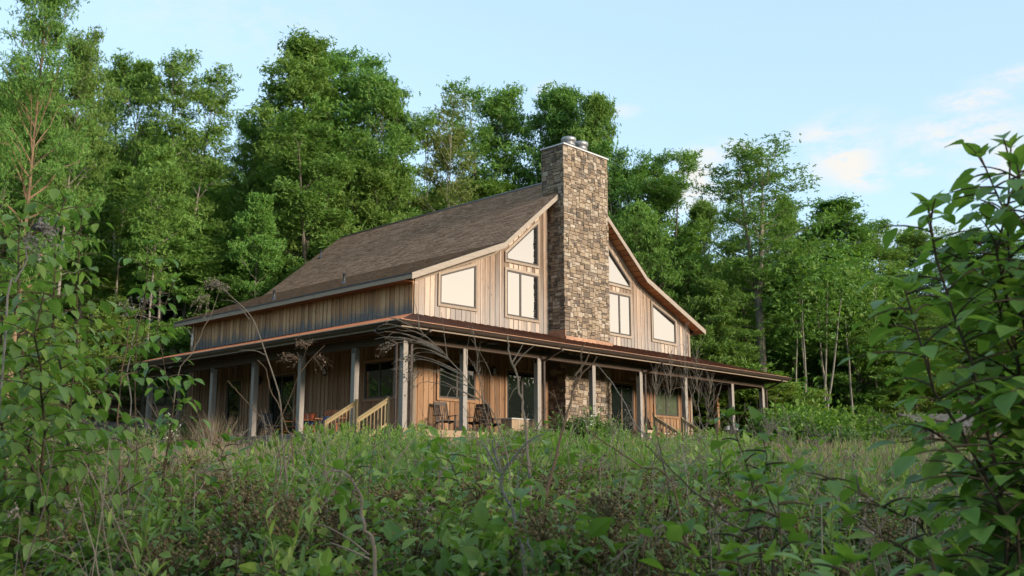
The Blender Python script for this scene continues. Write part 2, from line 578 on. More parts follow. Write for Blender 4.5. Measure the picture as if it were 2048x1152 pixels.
# leaf templates -------------------------------------------------------------
CARD = (np.array([(0, 0, 0), (0.45, 0.36, 0.10), (1, 0, -0.06), (0.45, -0.36, 0.10)]), [(0, 3, 2, 1)])
# a spray of three leaflets, for far crowns
SPRAY = (np.array([(0, 0, 0), (0.35, 0.2, 0.05), (0.8, 0.05, -0.05), (0.4, -0.15, 0.06),
                   (0.1, 0.05, 0.0), (0.1, 0.45, 0.1), (0.5, 0.75, -0.05), (0.4, 0.3, 0.05),
                   (0.1, -0.05, 0.0), (0.4, -0.3, 0.05), (0.5, -0.75, -0.05), (0.1, -0.45, 0.1)]),
         [(0, 3, 2, 1), (4, 7, 6, 5), (8, 11, 10, 9)])


def leaf_tmpl(widths, droop=0.25, fold=0.12):
    n = len(widths)
    xs = np.linspace(0, 1, n + 2)
    V = [(0, 0, 0)]
    for x, w in zip(xs[1:-1], widths):
        z = -droop * x * x
        V += [(x, w / 2, z + fold * w), (x, 0, z), (x, -w / 2, z + fold * w)]
    V.append((1, 0, -droop))
    F = [(0, 2, 1), (0, 3, 2)]
    for i in range(n - 1):
        a = 1 + 3 * i
        F += [(a, a + 1, a + 4, a + 3), (a + 1, a + 2, a + 5, a + 4)]
    a = 1 + 3 * (n - 1)
    t = len(V) - 1
    F += [(a, a + 1, t), (a + 1, a + 2, t)]
    return np.array(V, float), F


OVATE = leaf_tmpl((0.42, 0.58, 0.50, 0.27), 0.22, 0.14)
ROUND = leaf_tmpl((0.50, 0.68, 0.62, 0.36), 0.18, 0.12)
LANCE = leaf_tmpl((0.15, 0.22, 0.17), 0.35, 0.25)
BLADE = (np.array([(0, .5, 0), (0, -.5, 0), (0.4, .42, .03), (0.4, -.42, .03), (0.75, .28, .16), (0.75, -.28, .16), (1, 0, .36)]),
         [(0, 1, 3, 2), (2, 3, 5, 4), (4, 5, 6)])
BERRY = (np.array([(1, 0, 0), (-1, 0, 0), (0, 1, 0), (0, -1, 0), (0, 0, 1), (0, 0, -1)]) * 1.0,
         [(0, 2, 4), (2, 1, 4), (1, 3, 4), (3, 0, 4), (2, 0, 5), (1, 2, 5), (3, 1, 5), (0, 3, 5)])


def unit(a):
    a = np.asarray(a, float)
    return a / np.maximum(np.linalg.norm(a, axis=-1, keepdims=True), 1e-9)


def gauss(n, s=1.0):
    return rng.normal(0, s, (n, 3))


# ------------------------------------------------------------------ world, sun, camera
SUN_EL, SUN_AZ_FROM = 14.0, A3(0.80, -0.60, 0)     # direction the light comes from
w = bpy.data.worlds.new('World')
scene.world = w
w.use_nodes = True
nt = w.node_tree
nt.nodes.clear()
b = NT(nt)
wo = nt.nodes.new('ShaderNodeOutputWorld')
bg = nt.nodes.new('ShaderNodeBackground')
sky = nt.nodes.new('ShaderNodeTexSky')
sky.sky_type = 'NISHITA'
sky.sun_disc = False
sky.sun_elevation = rad(SUN_EL)
sky.sun_rotation = math.atan2(SUN_AZ_FROM[0], SUN_AZ_FROM[1])
sky.altitude = 300
sky.air_density = 1.0
sky.dust_density = 0.9
sky.ozone_density = 1.2
tc = nt.nodes.new('ShaderNodeTexCoord')
dirv = tc.outputs['Generated']
# soft evening clouds: a few drifting banks, ragged by noise
nz = nt.nodes.new('ShaderNodeTexNoise')
nz.inputs['Scale'].default_value = 9.0
nz.inputs['Detail'].default_value = 7
nz.inputs['Roughness'].default_value = 0.6
b.set(nz.inputs['Vector'], b.vmath('MULTIPLY', dirv, (1.0, 1.0, 2.2)))
warp = b.vmath('SUBTRACT', nz.outputs['Color'], (0.5, 0.5, 0.5))
wd = b.vmath('ADD', dirv, b.vmath('MULTIPLY', warp, (0.04, 0.04, 0.026)))
nz2 = b.noise(b.vmath('MULTIPLY', dirv, (1.0, 1.0, 2.6)), 26.0, 6, 0.65)
cl = None
for px, py, rx, rz_, k in ((1680, 300, 0.034, 0.026, 0.55), (1690, 325, 0.026, 0.017, 1.0), (1650, 270, 0.022, 0.012, 0.8), (1720, 350, 0.022, 0.009, 1.0), (1450, 310, 0.03, 0.011, 0.8), (1385, 365, 0.026, 0.022, 1.0),
                           (1950, 195, 0.026, 0.007, 0.9), (1930, 262, 0.05, 0.013, 0.8), (2040, 150, 0.03, 0.006, 0.6), (2020, 330, 0.035, 0.02, 0.8), (1105, 180, 0.012, 0.006, 0.6),
                           (1260, 222, 0.012, 0.004, 0.45), (1830, 335, 0.016, 0.006, 0.8), (1800, 470, 0.08, 0.008, 0.4), (450, 20, 0.10, 0.03, 0.2),
                           (2500, 300, 0.12, 0.05, 0.8)):
    c = unit(at(px, py, 1.0))
    d = b.vmath('LENGTH', b.vmath('MULTIPLY', b.vmath('SUBTRACT', wd, tuple(c)), (1 / rx, 1 / rx, 1 / rz_)))
    mr = b.n('ShaderNodeMapRange', Value=d)
    mr.interpolation_type = 'SMOOTHSTEP'
    mr.inputs[1].default_value, mr.inputs[2].default_value = 0.35, 2.0
    mr.inputs[3].default_value, mr.inputs[4].default_value = k, 0.0
    cl = mr.outputs[0] if cl is None else b.math('MAXIMUM', cl, mr.outputs[0])
wisp = b.n('ShaderNodeMapRange', Value=nz2)
wisp.interpolation_type = 'SMOOTHSTEP'
wisp.inputs[1].default_value, wisp.inputs[2].default_value = 0.33, 0.6
cl = b.math('MULTIPLY', cl, wisp.outputs[0])
SKYK = 0.15
lum = b.mix(0.72, sky.outputs[0], (0.137 / SKYK, 0.187 / SKYK, 0.219 / SKYK))   # thin high veil evens the blue
cloudcol = nt.nodes.new('ShaderNodeRGB')
cloudcol.outputs[0].default_value = (0.248 / SKYK, 0.236 / SKYK, 0.216 / SKYK, 1)
# warm glow added low in the right-hand sky for pane reflections and fill
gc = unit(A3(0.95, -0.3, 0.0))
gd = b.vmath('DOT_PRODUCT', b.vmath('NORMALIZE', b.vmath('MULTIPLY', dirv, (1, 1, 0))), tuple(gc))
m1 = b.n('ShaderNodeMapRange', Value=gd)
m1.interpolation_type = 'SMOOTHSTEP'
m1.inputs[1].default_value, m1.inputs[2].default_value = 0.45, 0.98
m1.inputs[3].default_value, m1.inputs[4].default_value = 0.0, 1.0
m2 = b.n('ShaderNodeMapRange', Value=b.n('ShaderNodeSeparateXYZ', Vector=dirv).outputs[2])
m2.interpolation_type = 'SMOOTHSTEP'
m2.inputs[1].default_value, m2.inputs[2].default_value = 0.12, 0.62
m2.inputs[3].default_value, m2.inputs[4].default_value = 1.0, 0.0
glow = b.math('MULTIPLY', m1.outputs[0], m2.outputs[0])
glowcol = nt.nodes.new('ShaderNodeRGB')
glowcol.outputs[0].default_value = (0.95 / SKYK, 0.80 / SKYK, 0.62 / SKYK, 1)
lum = b.mix(b.math('MULTIPLY', glow, 0.9), lum, glowcol.outputs[0])
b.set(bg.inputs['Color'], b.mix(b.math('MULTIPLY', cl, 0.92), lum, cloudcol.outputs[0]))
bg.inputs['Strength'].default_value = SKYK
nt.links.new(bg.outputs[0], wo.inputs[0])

sl = bpy.data.lights.new('sun', 'SUN')
sl.energy = 1.6
sl.angle = rad(10)
sl.color = (1.0, 0.87, 0.73)
so = bpy.data.objects.new('sun', sl)
C.objects.link(so)
sd = unit(SUN_AZ_FROM) * math.cos(rad(SUN_EL)) + A3(0, 0, math.sin(rad(SUN_EL)))
so.rotation_euler = Vector(tuple(sd)).to_track_quat('Z', 'Y').to_euler()
so.location = (40, -30, 40)

cam = bpy.data.cameras.new('camera')
cam.sensor_width = 36
cam.lens = 36 * FPX / 2048
cam.clip_start = 0.05
cam.clip_end = 3000
cam.dof.use_dof = True
cam.dof.focus_distance = 38
cam.dof.aperture_fstop = 8
co = bpy.data.objects.new('camera', cam)
C.objects.link(co)
co.rotation_euler = (math.pi / 2 + PITCH, 0, 0)
scene.camera = co
scene.view_settings.view_transform = 'Standard'
scene.view_settings.look = 'None'
scene.view_settings.exposure = 2.0
scene.view_settings.gamma = 1
scene.cycles.max_bounces = 6
scene.cycles.transparent_max_bounces = 8
scene.cycles.transmission_bounces = 4
scene.cycles.use_denoising = True

# ------------------------------------------------------------------ ground
xs = np.concatenate([np.linspace(-600, -90, 12)[:-1], np.arange(-90, 130, 2.0), np.linspace(130, 600, 12)])
ys = np.concatenate([np.linspace(-400, -30, 10)[:-1], np.arange(-30, 150, 2.0), np.linspace(150, 700, 12)])
GX, GY = np.meshgrid(xs, ys)
GZ = ground(GX, GY)
g = Arr()
nx, ny = len(xs), len(ys)
i, j = np.meshgrid(np.arange(ny - 1), np.arange(nx - 1), indexing='ij')
q = np.stack([i * nx + j, i * nx + j + 1, (i + 1) * nx + j + 1, (i + 1) * nx + j], -1).reshape(-1)
g.add_many(np.stack([GX, GY, GZ], -1).reshape(-1, 3), q, np.full((ny - 1) * (nx - 1), 4))
tag(g.build('ground', 'soil_grass', smooth=True), kind='structure')

# ================================================================== THE HOUSE
house = empty('house', HO - A3(0, 0, FZ), math.atan2(UX[1], UX[0]))
tag(house, 'wooden lodge with steep brown roof, stone chimney and wraparound porch', 'house')


def hb(arr, name, mat, parent=None, smooth=False):
    arr.v = [v + A3(0, 0, FZ) for v in arr.v]
    return arr.build(name, mat, parent or house, smooth)


U0, U1, V0, V1 = 2.66, 21.14, 2.64, 19.0        # walls
UC = 11.9
PX1, PY1 = 23.8, 17.9                            # porch floor
OV = 0.9                                         # porch roof overhang
RV0, RV1 = 2.04, 19.62                           # main roof, front and rear rakes
PROF = [(2.07, 5.88), (6.97, 7.87), (UC, 11.93)]  # roof top line, left half


def roof_z(u):
    uu = np.where(np.asarray(u) > UC, 2 * UC - np.asarray(u), u)
    return np.interp(uu, [p[0] for p in PROF], [p[1] for p in PROF])


def P_front(s, o, z): return (s, V0 - o, z)
def P_left(s, o, z): return (U0 - o, s, z)
def P_right(s, o, z): return (U1 + o, s, z)
def P_back(s, o, z): return (s, V1 + o, z)


def prism(arr, P, pts, o0, o1):
    """polygon (s,z) pushed from o0 to o1 along the wall's outward direction"""
    n = len(pts)
    V = [P(s, o0, z) for s, z in pts] + [P(s, o1, z) for s, z in pts]
    F = [tuple(range(n))[::-1], tuple(range(n, 2 * n))] + [(k, (k + 1) % n, n + (k + 1) % n, n + k) for k in range(n)]
    arr.add(V, F)


def boards(arr, P, s0, s1, zb, ztop, w=0.27):
    n = max(1, int(round((s1 - s0) / w)))
    e = np.linspace(s0, s1, n + 1)
    e[1:-1] += rng.uniform(-0.03, 0.03, n - 1)
    for k in range(n):
        a, c = e[k] + 0.005, e[k + 1] - 0.005
        o = 0.02 + rng.uniform(0, 0.006)
        prism(arr, P, [(a, zb), (c, zb), (c, ztop(c)), (a, ztop(a))], 0.0, o)
    for x in e:
        a, c = x - 0.022, x + 0.022
        if a < s0 - 0.03 or c > s1 + 0.03:
            continue
        a, c = max(a, s0), min(c, s1)
        prism(arr, P, [(a, zb), (c, zb), (c, ztop(c) - 0.004), (a, ztop(a) - 0.004)], 0.018, 0.046)


def inset(pts, d):
    n = len(pts)
    L = []
    for k in range(n):
        p, q_ = np.array(pts[k]), np.array(pts[(k + 1) % n])
        t = (q_ - p) / np.linalg.norm(q_ - p)
        nn = np.array([-t[1], t[0]])
        L.append((p + nn * d, t))
    out = []
    for k in range(n):
        p, t = L[k - 1]
        q_, r = L[k]
        m = np.array([t, -r]).T
        a = np.linalg.solve(m, q_ - p)
        out.append(tuple(p + t * a[0]))
    return out


def ring(arr, P, pts, width, o0, o1):
    ins = inset(pts, width)
    n = len(pts)
    for k in range(n):
        k2 = (k + 1) % n
        prism(arr, P, [pts[k], pts[k2], ins[k2], ins[k]], o0, o1)
    return ins


# --- walls -----------------------------------------------------------------
core = Arr()          # dark sheathing behind the boards
prism(core, P_front, [(U0 + .02, -0.1), (U1 - .02, -0.1), (U1 - .02, 5.8), (2 * UC - 6.97, 7.6), (UC, 11.6), (6.97, 7.6), (U0 + .02, 5.8)], -0.15, 0.0)
prism(core, P_back, [(U0 + .02, -0.1), (U1 - .02, -0.1), (U1 - .02, 5.8), (2 * UC - 6.97, 7.6), (UC, 11.6), (6.97, 7.6), (U0 + .02, 5.8)], -0.15, 0.0)
prism(core, P_left, [(V0 + .16, -0.1), (V1 - .16, -0.1), (V1 - .16, 5.95), (V0 + .16, 5.95)], -0.15, 0.0)
prism(core, P_right, [(V0 + .16, -0.1), (V1 - .16, -0.1), (V1 - .16, 5.95), (V0 + .16, 5.95)], -0.15, 0.0)
hb(core, 'sheathing', 'interior_dark')
SOF = lambda s: float(roof_z(s)) - 0.24
ZP = 4.42                                        # porch roof meets the wall
def wall(P, s0, s1, zb, zt, name, mat):
    a = Arr()
    boards(a, P, s0, s1, zb, zt)
    hb(a, name, mat)


wall(P_front, U0, 10.3, ZP - 0.25, SOF, 'gable_wall', 'siding_gable')
wall(P_front, 13.5, U1, ZP - 0.25, SOF, 'gable_wall', 'siding_gable')
bw = Arr()
boards(bw, P_back, U0, U1, 0.0, SOF)
hb(bw, 'rear_wall', 'siding_side')
for P in (P_left, P_right):
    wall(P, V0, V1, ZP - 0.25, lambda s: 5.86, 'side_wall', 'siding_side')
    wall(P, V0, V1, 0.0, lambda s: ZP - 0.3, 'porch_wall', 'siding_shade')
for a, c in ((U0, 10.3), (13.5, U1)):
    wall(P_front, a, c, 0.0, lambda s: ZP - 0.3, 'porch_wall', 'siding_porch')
for P in (P_front, P_back):
    for a in (U0, U1 - 0.13):
        ct = Arr()
        prism(ct, P, [(a - .02, 0), (a + .14, 0), (a + .14, 5.6), (a - .02, 5.6)], 0.047, 0.07)
        hb(ct, 'corner_board', 'trim_wood')


# --- windows ---------------------------------------------------------------
def window(P, pts, name='window', glass='reflective_glass', mull=(), trim=0.1, trimmat='trim_wood', frame_w=0.07, label=None):
    t = Arr()
    ins = ring(t, P, pts, trim, 0.03, 0.092)
    wobj = hb(t, name, trimmat)
    if label:
        wobj['label'] = label
    f = Arr()
    ins2 = ring(f, P, ins, frame_w, 0.03, 0.078)
    zs = [z for _, z in ins2]
    for mx in mull:
        prism(f, P, [(mx - .05, min(zs) - .01), (mx + .05, min(zs) - .01), (mx + .05, max(zs) + .01), (mx - .05, max(zs) + .01)], 0.03, 0.074)
    hb(f, 'frame', 'dark_frame', wobj)
    p = Arr()
    prism(p, P, inset(ins2, -0.005), 0.03, 0.056)
    hb(p, 'pane', glass, wobj)
    return wobj


def mir(pts):
    return [(2 * UC - s, z) for s, z in pts][::-1]


TRAP = [(3.84, 4.89), (5.97, 4.92), (5.97, 6.93), (3.84, 6.19)]
TRI = [(7.55, 7.22), (9.7, 7.25), (9.7, 9.42), (9.2, 9.05), (7.55, 7.66)]
DBL = [(7.55, 4.88), (9.7, 4.88), (9.7, 7.0), (7.55, 7.0)]
for shp, m_, lb in ((TRAP, (), 'window with sloping top beside the roof edge'), (TRI, (), 'pointed window under the steep rake'), (DBL, (8.5,), 'two-pane window below the pointed one')):
    window(P_front, shp, mull=m_, label=lb)
    window(P_front, mir(shp), mull=tuple(2 * UC - k for k in m_), label=lb)
rect = lambda a, c, z0, z1: [(a, z0), (c, z0), (c, z1), (a, z1)]
PT = dict(glass='porch_glass', trimmat='siding_porch')
window(P_front, rect(3.84, 5.97, 1.28, 2.86), mull=(4.9,), **PT)
curt = window(P_front, rect(17.85, 20.0, 1.28, 2.86), mull=(18.9,), glass='clear_glass', trimmat='siding_porch')
cu = Arr()
ss = np.linspace(17.98, 19.88, 90)
oo = 0.053 + 0.0 * ss
top = []
for k in range(len(ss) - 1):
    f0, f1 = [0.049 + 0.004 * math.sin(x * 38 + 2 * math.sin(x * 3)) for x in ss[k:k + 2]]
    cu.add([P_front(ss[k], f0, 1.44), P_front(ss[k + 1], f1, 1.44), P_front(ss[k + 1], f1, 2.72), P_front(ss[k], f0, 2.72)], [(0, 1, 2, 3)])
hb(cu, 'curtain', 'curtain_cloth', curt, True)
window(P_left, rect(3.5, 5.45, 1.28, 2.88), mull=(4.45,), glass='porch_glass', trimmat='siding_shade')


def sliding_door(P, a, c, zt, mat='siding_porch', handle=True):
    d = window(P, rect(a, c, 0.02, zt), 'sliding_door', 'porch_glass', ((a + c) / 2,), 0.07, mat, 0.09)
    h = Arr()
    m_ = (a + c) / 2
    prism(h, P, rect(m_ - 0.09, m_ - 0.065, 0.75, 1.5), 0.075, 0.12)
    hb(h, 'handle', 'new_pine', d)
    return d


sliding_door(P_front, 7.58, 9.62, 2.78)
sliding_door(P_front, 14.35, 16.3, 2.78)
sliding_door(P_left, 10.0, 12.0, 2.8, 'siding_shade')
dd = window(P_left, rect(14.1, 15.5, 0.02, 2.8), 'door', 'porch_glass', (), 0.08, 'siding_shade', 0.16)
h_ = Arr()
prism(h_, P_left, rect(14.25, 14.29, 0.95, 1.2), 0.075, 0.13)
hb(h_, 'handle', 'black_metal', dd)
for a in (4.2, 13.0):
    window(P_right, rect(a, a + 2, 1.28, 2.86), mull=(a + 1,), glass='porch_glass', trimmat='siding_shade')
for a in (5.0, 16.5):
    window(P_back, rect(a, a + 2, 1.28, 2.86), mull=(a + 1,), glass='porch_glass', trimmat='siding_shade')


def lantern(P, s, z):
    a = Arr()
    prism(a, P, rect(s - .07, s + .07, z - .1, z + .1), 0.046, 0.07)
    x, y, _ = P(s, 0.17, z)
    x0, y0, _ = P(s, 0.06, z)
    a.bar((x0, y0, z + .06), (x, y, z + .17), 0.02, 0.02)
    a.lathe([(0.02, z + .2), (0.1, z + .14), (0.1, z + .12), (0.02, z + .12)], x, y, 10)
    for k in range(4):
        t = k * math.pi / 2 + .4
        a.bar((x + .075 * math.cos(t), y + .075 * math.sin(t), z - .14), (x + .075 * math.cos(t), y + .075 * math.sin(t), z + .13), .012, .012, (1, 0, 0))
    a.lathe([(0.0, z - .16), (0.09, z - .15), (0.09, z - .13), (0.0, z - .13)], x, y, 10)
    o = hb(a, 'wall_lantern', 'black_metal')
    g_ = Arr()
    g_.lathe([(0.0, z - .13), (0.06, z - .12), (0.06, z + .11), (0.0, z + .12)], x, y, 10)
    hb(g_, 'lamp_glass', 'pale_cover', o, True)


lantern(P_front, 6.85, 2.6)
lantern(P_front, 17.05, 2.6)
lantern(P_left, 7.85, 2.62)
lantern(P_left, 12.7, 2.62)

# --- main roof -------------------------------------------------------------
segs = []
for side in (1, -1):
    mu = lambda u: u if side == 1 else 2 * UC - u
    pts = [(PROF[0][0] - 0.04, PROF[0][1] - 0.02), PROF[1], PROF[2]]
    for (ua, za), (ub, zb) in zip(pts[:-1], pts[1:]):
        segs.append((side, ua, za, ub, zb))
rf = Arr()
tabs = Arr()
deck = Arr()
for side, ua, za, ub, zb in segs:
    mu = (lambda u: u) if side == 1 else (lambda u: 2 * UC - u)
    L = math.hypot(ub - ua, zb - za)
    n = int(L / 0.145)
    nu, nz_ = -(zb - za) / L, (ub - ua) / L          # outward normal (left side)
    for k in range(n):
        f0, f1 = k / n, min(1, (k + 1.15) / n)
        a0, z0 = ua + (ub - ua) * f0, za + (zb - za) * f0
        a1, z1 = ua + (ub - ua) * f1, za + (zb - za) * f1
        v = RV0 - 0.03 - rng.uniform(0, 0.25)
        first = True
        while v < RV1 + 0.03:
            wv = rng.uniform(0.16, 0.42)
            v0, v1_ = max(v, RV0 - 0.03), min(v + wv, RV1 + 0.03)
            v += wv
            if v1_ - v0 < 0.02:
                continue
            t = rng.uniform(0.018, 0.038)
            e = rng.uniform(-0.008, 0.008)
            b0, y0 = a0 + (ub - ua) / L * e, z0 + (zb - za) / L * e
            V = [(mu(b0 + nu * t), v0, y0 + nz_ * t), (mu(b0 + nu * t), v1_, y0 + nz_ * t), (mu(a1 + nu * .003), v1_, z1 + nz_ * .003), (mu(a1 + nu * .003), v0, z1 + nz_ * .003),
                 (mu(b0), v0, y0), (mu(b0), v1_, y0)]
            tabs.add(V, [(0, 3, 2, 1), (4, 0, 1, 5)] if side == 1 else [(0, 1, 2, 3), (4, 5, 1, 0)])
    th = 0.05
    V = []
    for vv in (RV0, RV1):
        V += [(mu(ua), vv, za), (mu(ub), vv, zb), (mu(ub), vv, zb - th), (mu(ua), vv, za - th)]
    deck.add(V, [(0, 1, 2, 3), (7, 6, 5, 4), (0, 4, 5, 1), (3, 2, 6, 7), (0, 3, 7, 4), (1, 5, 6, 2)])
roof = hb(tabs, 'roof', 'shingles')
hb(deck, 'roof_deck', 'vent_pipe_black', roof)
# soffit boards under the front overhang, one strip per board
sf = Arr()
for side, ua, za, ub, zb in segs:
    mu = (lambda u: u) if side == 1 else (lambda u: 2 * UC - u)
    L = math.hypot(ub - ua, zb - za)
    n = int(L / 0.32)
    for k in range(n):
        f0, f1 = k / n + 0.004, (k + 1) / n - 0.004
        for va, vb in ((RV0 + 0.035, V0 - 0.05), (V1 + 0.05, RV1 - 0.035)):
            q0 = (mu(ua + (ub - ua) * f0), za + (zb - za) * f0 - 0.2)
            q1 = (mu(ua + (ub - ua) * f1), za + (zb - za) * f1 - 0.2)
            sf.add([(q0[0], va, q0[1]), (q0[0], vb, q0[1]), (q1[0], vb, q1[1]), (q1[0], va, q1[1]),
                    (q0[0], va, q0[1] + .02), (q0[0], vb, q0[1] + .02), (q1[0], vb, q1[1] + .02), (q1[0], va, q1[1] + .02)],
                   [(0, 1, 2, 3), (4, 7, 6, 5), (0, 4, 5, 1), (1, 5, 6, 2), (2, 6, 7, 3), (3, 7, 4, 0)])
for mu in ((lambda u: u), (lambda u: 2 * UC - u)):
    for k in range(1):
        a0, a1 = mu(2.12), mu(U0 - .03)
        sf.box(min(a0, a1), max(a0, a1), V0, V1, 5.66, 5.68)
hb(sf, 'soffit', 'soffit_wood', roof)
for side, ua, za, ub, zb in segs:
    mu = (lambda u: u) if side == 1 else (lambda u: 2 * UC - u)
    for vv in (RV0, RV1):
        rk = Arr()
        o = -0.03 if vv == RV0 else 0.03
        e = -.0 if ub == UC else 0.0
        V = []
        for dv in (0, o):
            V += [(mu(ua), vv + dv, za - .02), (mu(ub), vv + dv, zb - .02), (mu(ub), vv + dv, zb - .26), (mu(ua), vv + dv, za - .26)]
        rk.add(V, [(0, 1, 2, 3), (7, 6, 5, 4), (0, 4, 5, 1), (3, 2, 6, 7), (0, 3, 7, 4), (1, 5, 6, 2)])
        hb(rk, 'rake_board', 'rake_wood', roof)
# board along the gable wall under the soffit
for s0, s1 in ((U0, 6.97), (6.97, 10.3), (13.5, 2 * UC - 6.97), (2 * UC - 6.97, U1)):
    z0, z1 = float(roof_z(s0)) - .22, float(roof_z(s1)) - .22
    rt = Arr()
    prism(rt, P_front, [(s0, z0 - .22), (s1, z1 - .22), (s1, z1), (s0, z0)], 0.047, 0.066)
    hb(rt, 'frieze_board', 'trim_wood', roof)
fa = Arr()
for mu in ((lambda u: u), (lambda u: 2 * UC - u)):
    a0, a1 = mu(2.05), mu(2.085)
    fa.box(min(a0, a1), max(a0, a1), RV0, RV1, 5.64, 5.845)
hb(fa, 'fascia', 'fascia_wood', roof)
rc = Arr()
for k in range(70):
    v0 = RV0 - .03 + k * 0.2507
    for mu in ((lambda u: u), (lambda u: 2 * UC - u)):
        V = [(mu(UC), v0, 11.985), (mu(UC), v0 + .29, 11.972), (mu(UC - .17), v0 + .29, 11.835), (mu(UC - .17), v0, 11.848)]
        rc.add(V, [(0, 1, 2, 3)] if mu(0) == 0 else [(0, 3, 2, 1)])
hb(rc, 'ridge_cap', 'dark_frame', roof)


def roof_hit(px, py):
    """local point of the left roof slope seen at a photo pixel"""
    d = at(px, py, 1.0)
    for (ua, za), (ub, zb) in zip(PROF[:-1], PROF[1:]):
        n = -(zb - za) * UX + (ub - ua) * A3(0, 0, 1)
        p0 = HO + ua * UX + A3(0, 0, za)
        t = (p0 @ n) / (d @ n)
        Q = d * t - HO
        if ua - .1 <= Q @ UX <= ub:
            return Q @ UX, Q @ UY, Q[2]


for px, py in ((641, 516), (688, 568), (548, 600)):
    u_, v_, z_ = roof_hit(px, py)
    a = Arr()
    a.lathe([(0.16, z_ - .02), (0.1, z_ + .06), (0.055, z_ + .1), (0.055, z_ + .42), (0.06, z_ + .42), (0.06, z_ + .46), (0.04, z_ + .46), (0.04, z_ + .3)], u_, v_, 12)
    hb(a, 'vent_pipe', 'vent_pipe_black', roof, True)
pan = Arr()
pan.bar((21.9, 4.6, 6.02), (22.5, 4.6, 5.98), 1.6, 0.05)
pan.bar((21.6, 4.2, 5.75), (22.2, 4.2, 6.0), 0.04, 0.04)
hb(pan, 'solar_panel', 'white_metal', roof)

# --- chimney ---------------------------------------------------------------
CU0, CU1, CV0, CV1, CZ = 10.33, 13.42, 1.68, 2.98, 12.82


def stone_face(arr, P, s0, s1, z0, z1, cw=0.07, ch=0.078):
    nx_, nz_ = int((s1 - s0) / cw), int((z1 - z0) / ch)
    cw, ch = (s1 - s0) / nx_, (z1 - z0) / nz_
    used = np.zeros((nz_, nx_), bool)
    for r in range(nz_):
        c = 0
        while c < nx_:
            if used[r, c]:
                c += 1
                continue
            w_ = random.choice((2, 3, 3, 4, 4, 5, 6))
            h_ = random.choice((1, 1, 2, 2, 2, 3))
            k = 0
            while k < w_ and c + k < nx_ and not used[r, c + k]:
                k += 1
            if c + k < nx_ and not used[r, c + k] and (c + k + 1 >= nx_ or used[r, c + k + 1]):
                k += 1
            w_ = k
            h_ = min(h_, nz_ - r)
            used[r:r + h_, c:c + w_] = True
            a, e = s0 + c * cw, s0 + (c + w_) * cw
            zb, zt = z0 + r * ch, z0 + (r + h_) * ch
            m = 0.008
            if c == 0:
                a -= rng.uniform(0, 0.04)
            if c + w_ >= nx_:
                e += rng.uniform(0, 0.04)
            o = rng.uniform(0.025, 0.06)
            jit = lambda: rng.uniform(-.007, .007)
            bk = [(a + m, zb + m), (e - m, zb + m), (e - m, zt - m), (a + m, zt - m)]
            q = 0.016
            fr = [(a + m + q + jit(), zb + m + q + jit()), (e - m - q + jit(), zb + m + q + jit()), (e - m - q + jit(), zt - m - q + jit()), (a + m + q + jit(), zt - m - q + jit())]
            V = [P(s, 0, z) for s, z in bk] + [P(s, o * .75, z) for s, z in bk] + [P(s, o + jit(), z) for s, z in fr]
            F = [(8, 9, 10, 11)] + [(i_, (i_ + 1) % 4, 4 + (i_ + 1) % 4, 4 + i_) for i_ in range(4)] + [(4 + i_, 4 + (i_ + 1) % 4, 8 + (i_ + 1) % 4, 8 + i_) for i_ in range(4)]
            arr.add(V, F)
            c += w_


D_ = 0.05
cs = Arr()
stone_face(cs, lambda s, o, z: (s, CV0 + D_ - o, z), CU0, CU1, -0.1, CZ)
stone_face(cs, lambda s, o, z: (CU0 + D_ - o, s, z), CV0 + 0.02, CV1, -0.1, CZ)
stone_face(cs, lambda s, o, z: (CU1 - D_ + o, s, z), CV0 + 0.02, CV1, -0.1, CZ)
stone_face(cs, lambda s, o, z: (s, CV1 - D_ + o, z), CU0, CU1, 10.0, CZ)
chim = hb(cs, 'chimney', 'ledge_stone')
cc_ = Arr()
cc_.box(CU0 + D_, CU1 - D_, CV0 + D_, CV1 - D_, -0.1, CZ - .002)
hb(cc_, 'mortar_core', 'mortar', chim)
cap = Arr()
cap.box(CU0 - .05, CU1 + .05, CV0 - .05, CV1 + .05, CZ, CZ + .065)
hb(cap, 'chimney_cap', 'dull_metal', chim)
for fu, fv in ((11.42, 2.3), (12.28, 2.3)):
    fl = Arr()
    z = CZ + .065
    fl.lathe([(0.26, z), (0.26, z + .26), (0.30, z + .28), (0.30, z + .33), (0.25, z + .35), (0.25, z + .42), (0.34, z + .44), (0.34, z + .58), (0.31, z + .63), (0.0, z + .66)], fu, fv, 22)
    hb(fl, 'flue_pipe', 'galvanised', chim, True)
# copper flashing along the foot of the chimney, sat on the porch roof
PZ0, PZ1 = 3.43, 4.44                             # porch roof edge and top


def porch_z(d): return PZ0 + (PZ1 - PZ0) * d / (V0 + OV)


flg = Arr()
zf = porch_z(CV0 + OV)
flg.box(CU0 - .05, CU1 + .05, CV0 - .085, CV0 - .03, zf - .08, zf + .15)
flg.box(CU0 - .05, CU0 - .012, CV0 - .03, V0 - .05, zf + .0, zf + .42)
hb(flg, 'flashing', 'dull_copper', chim)

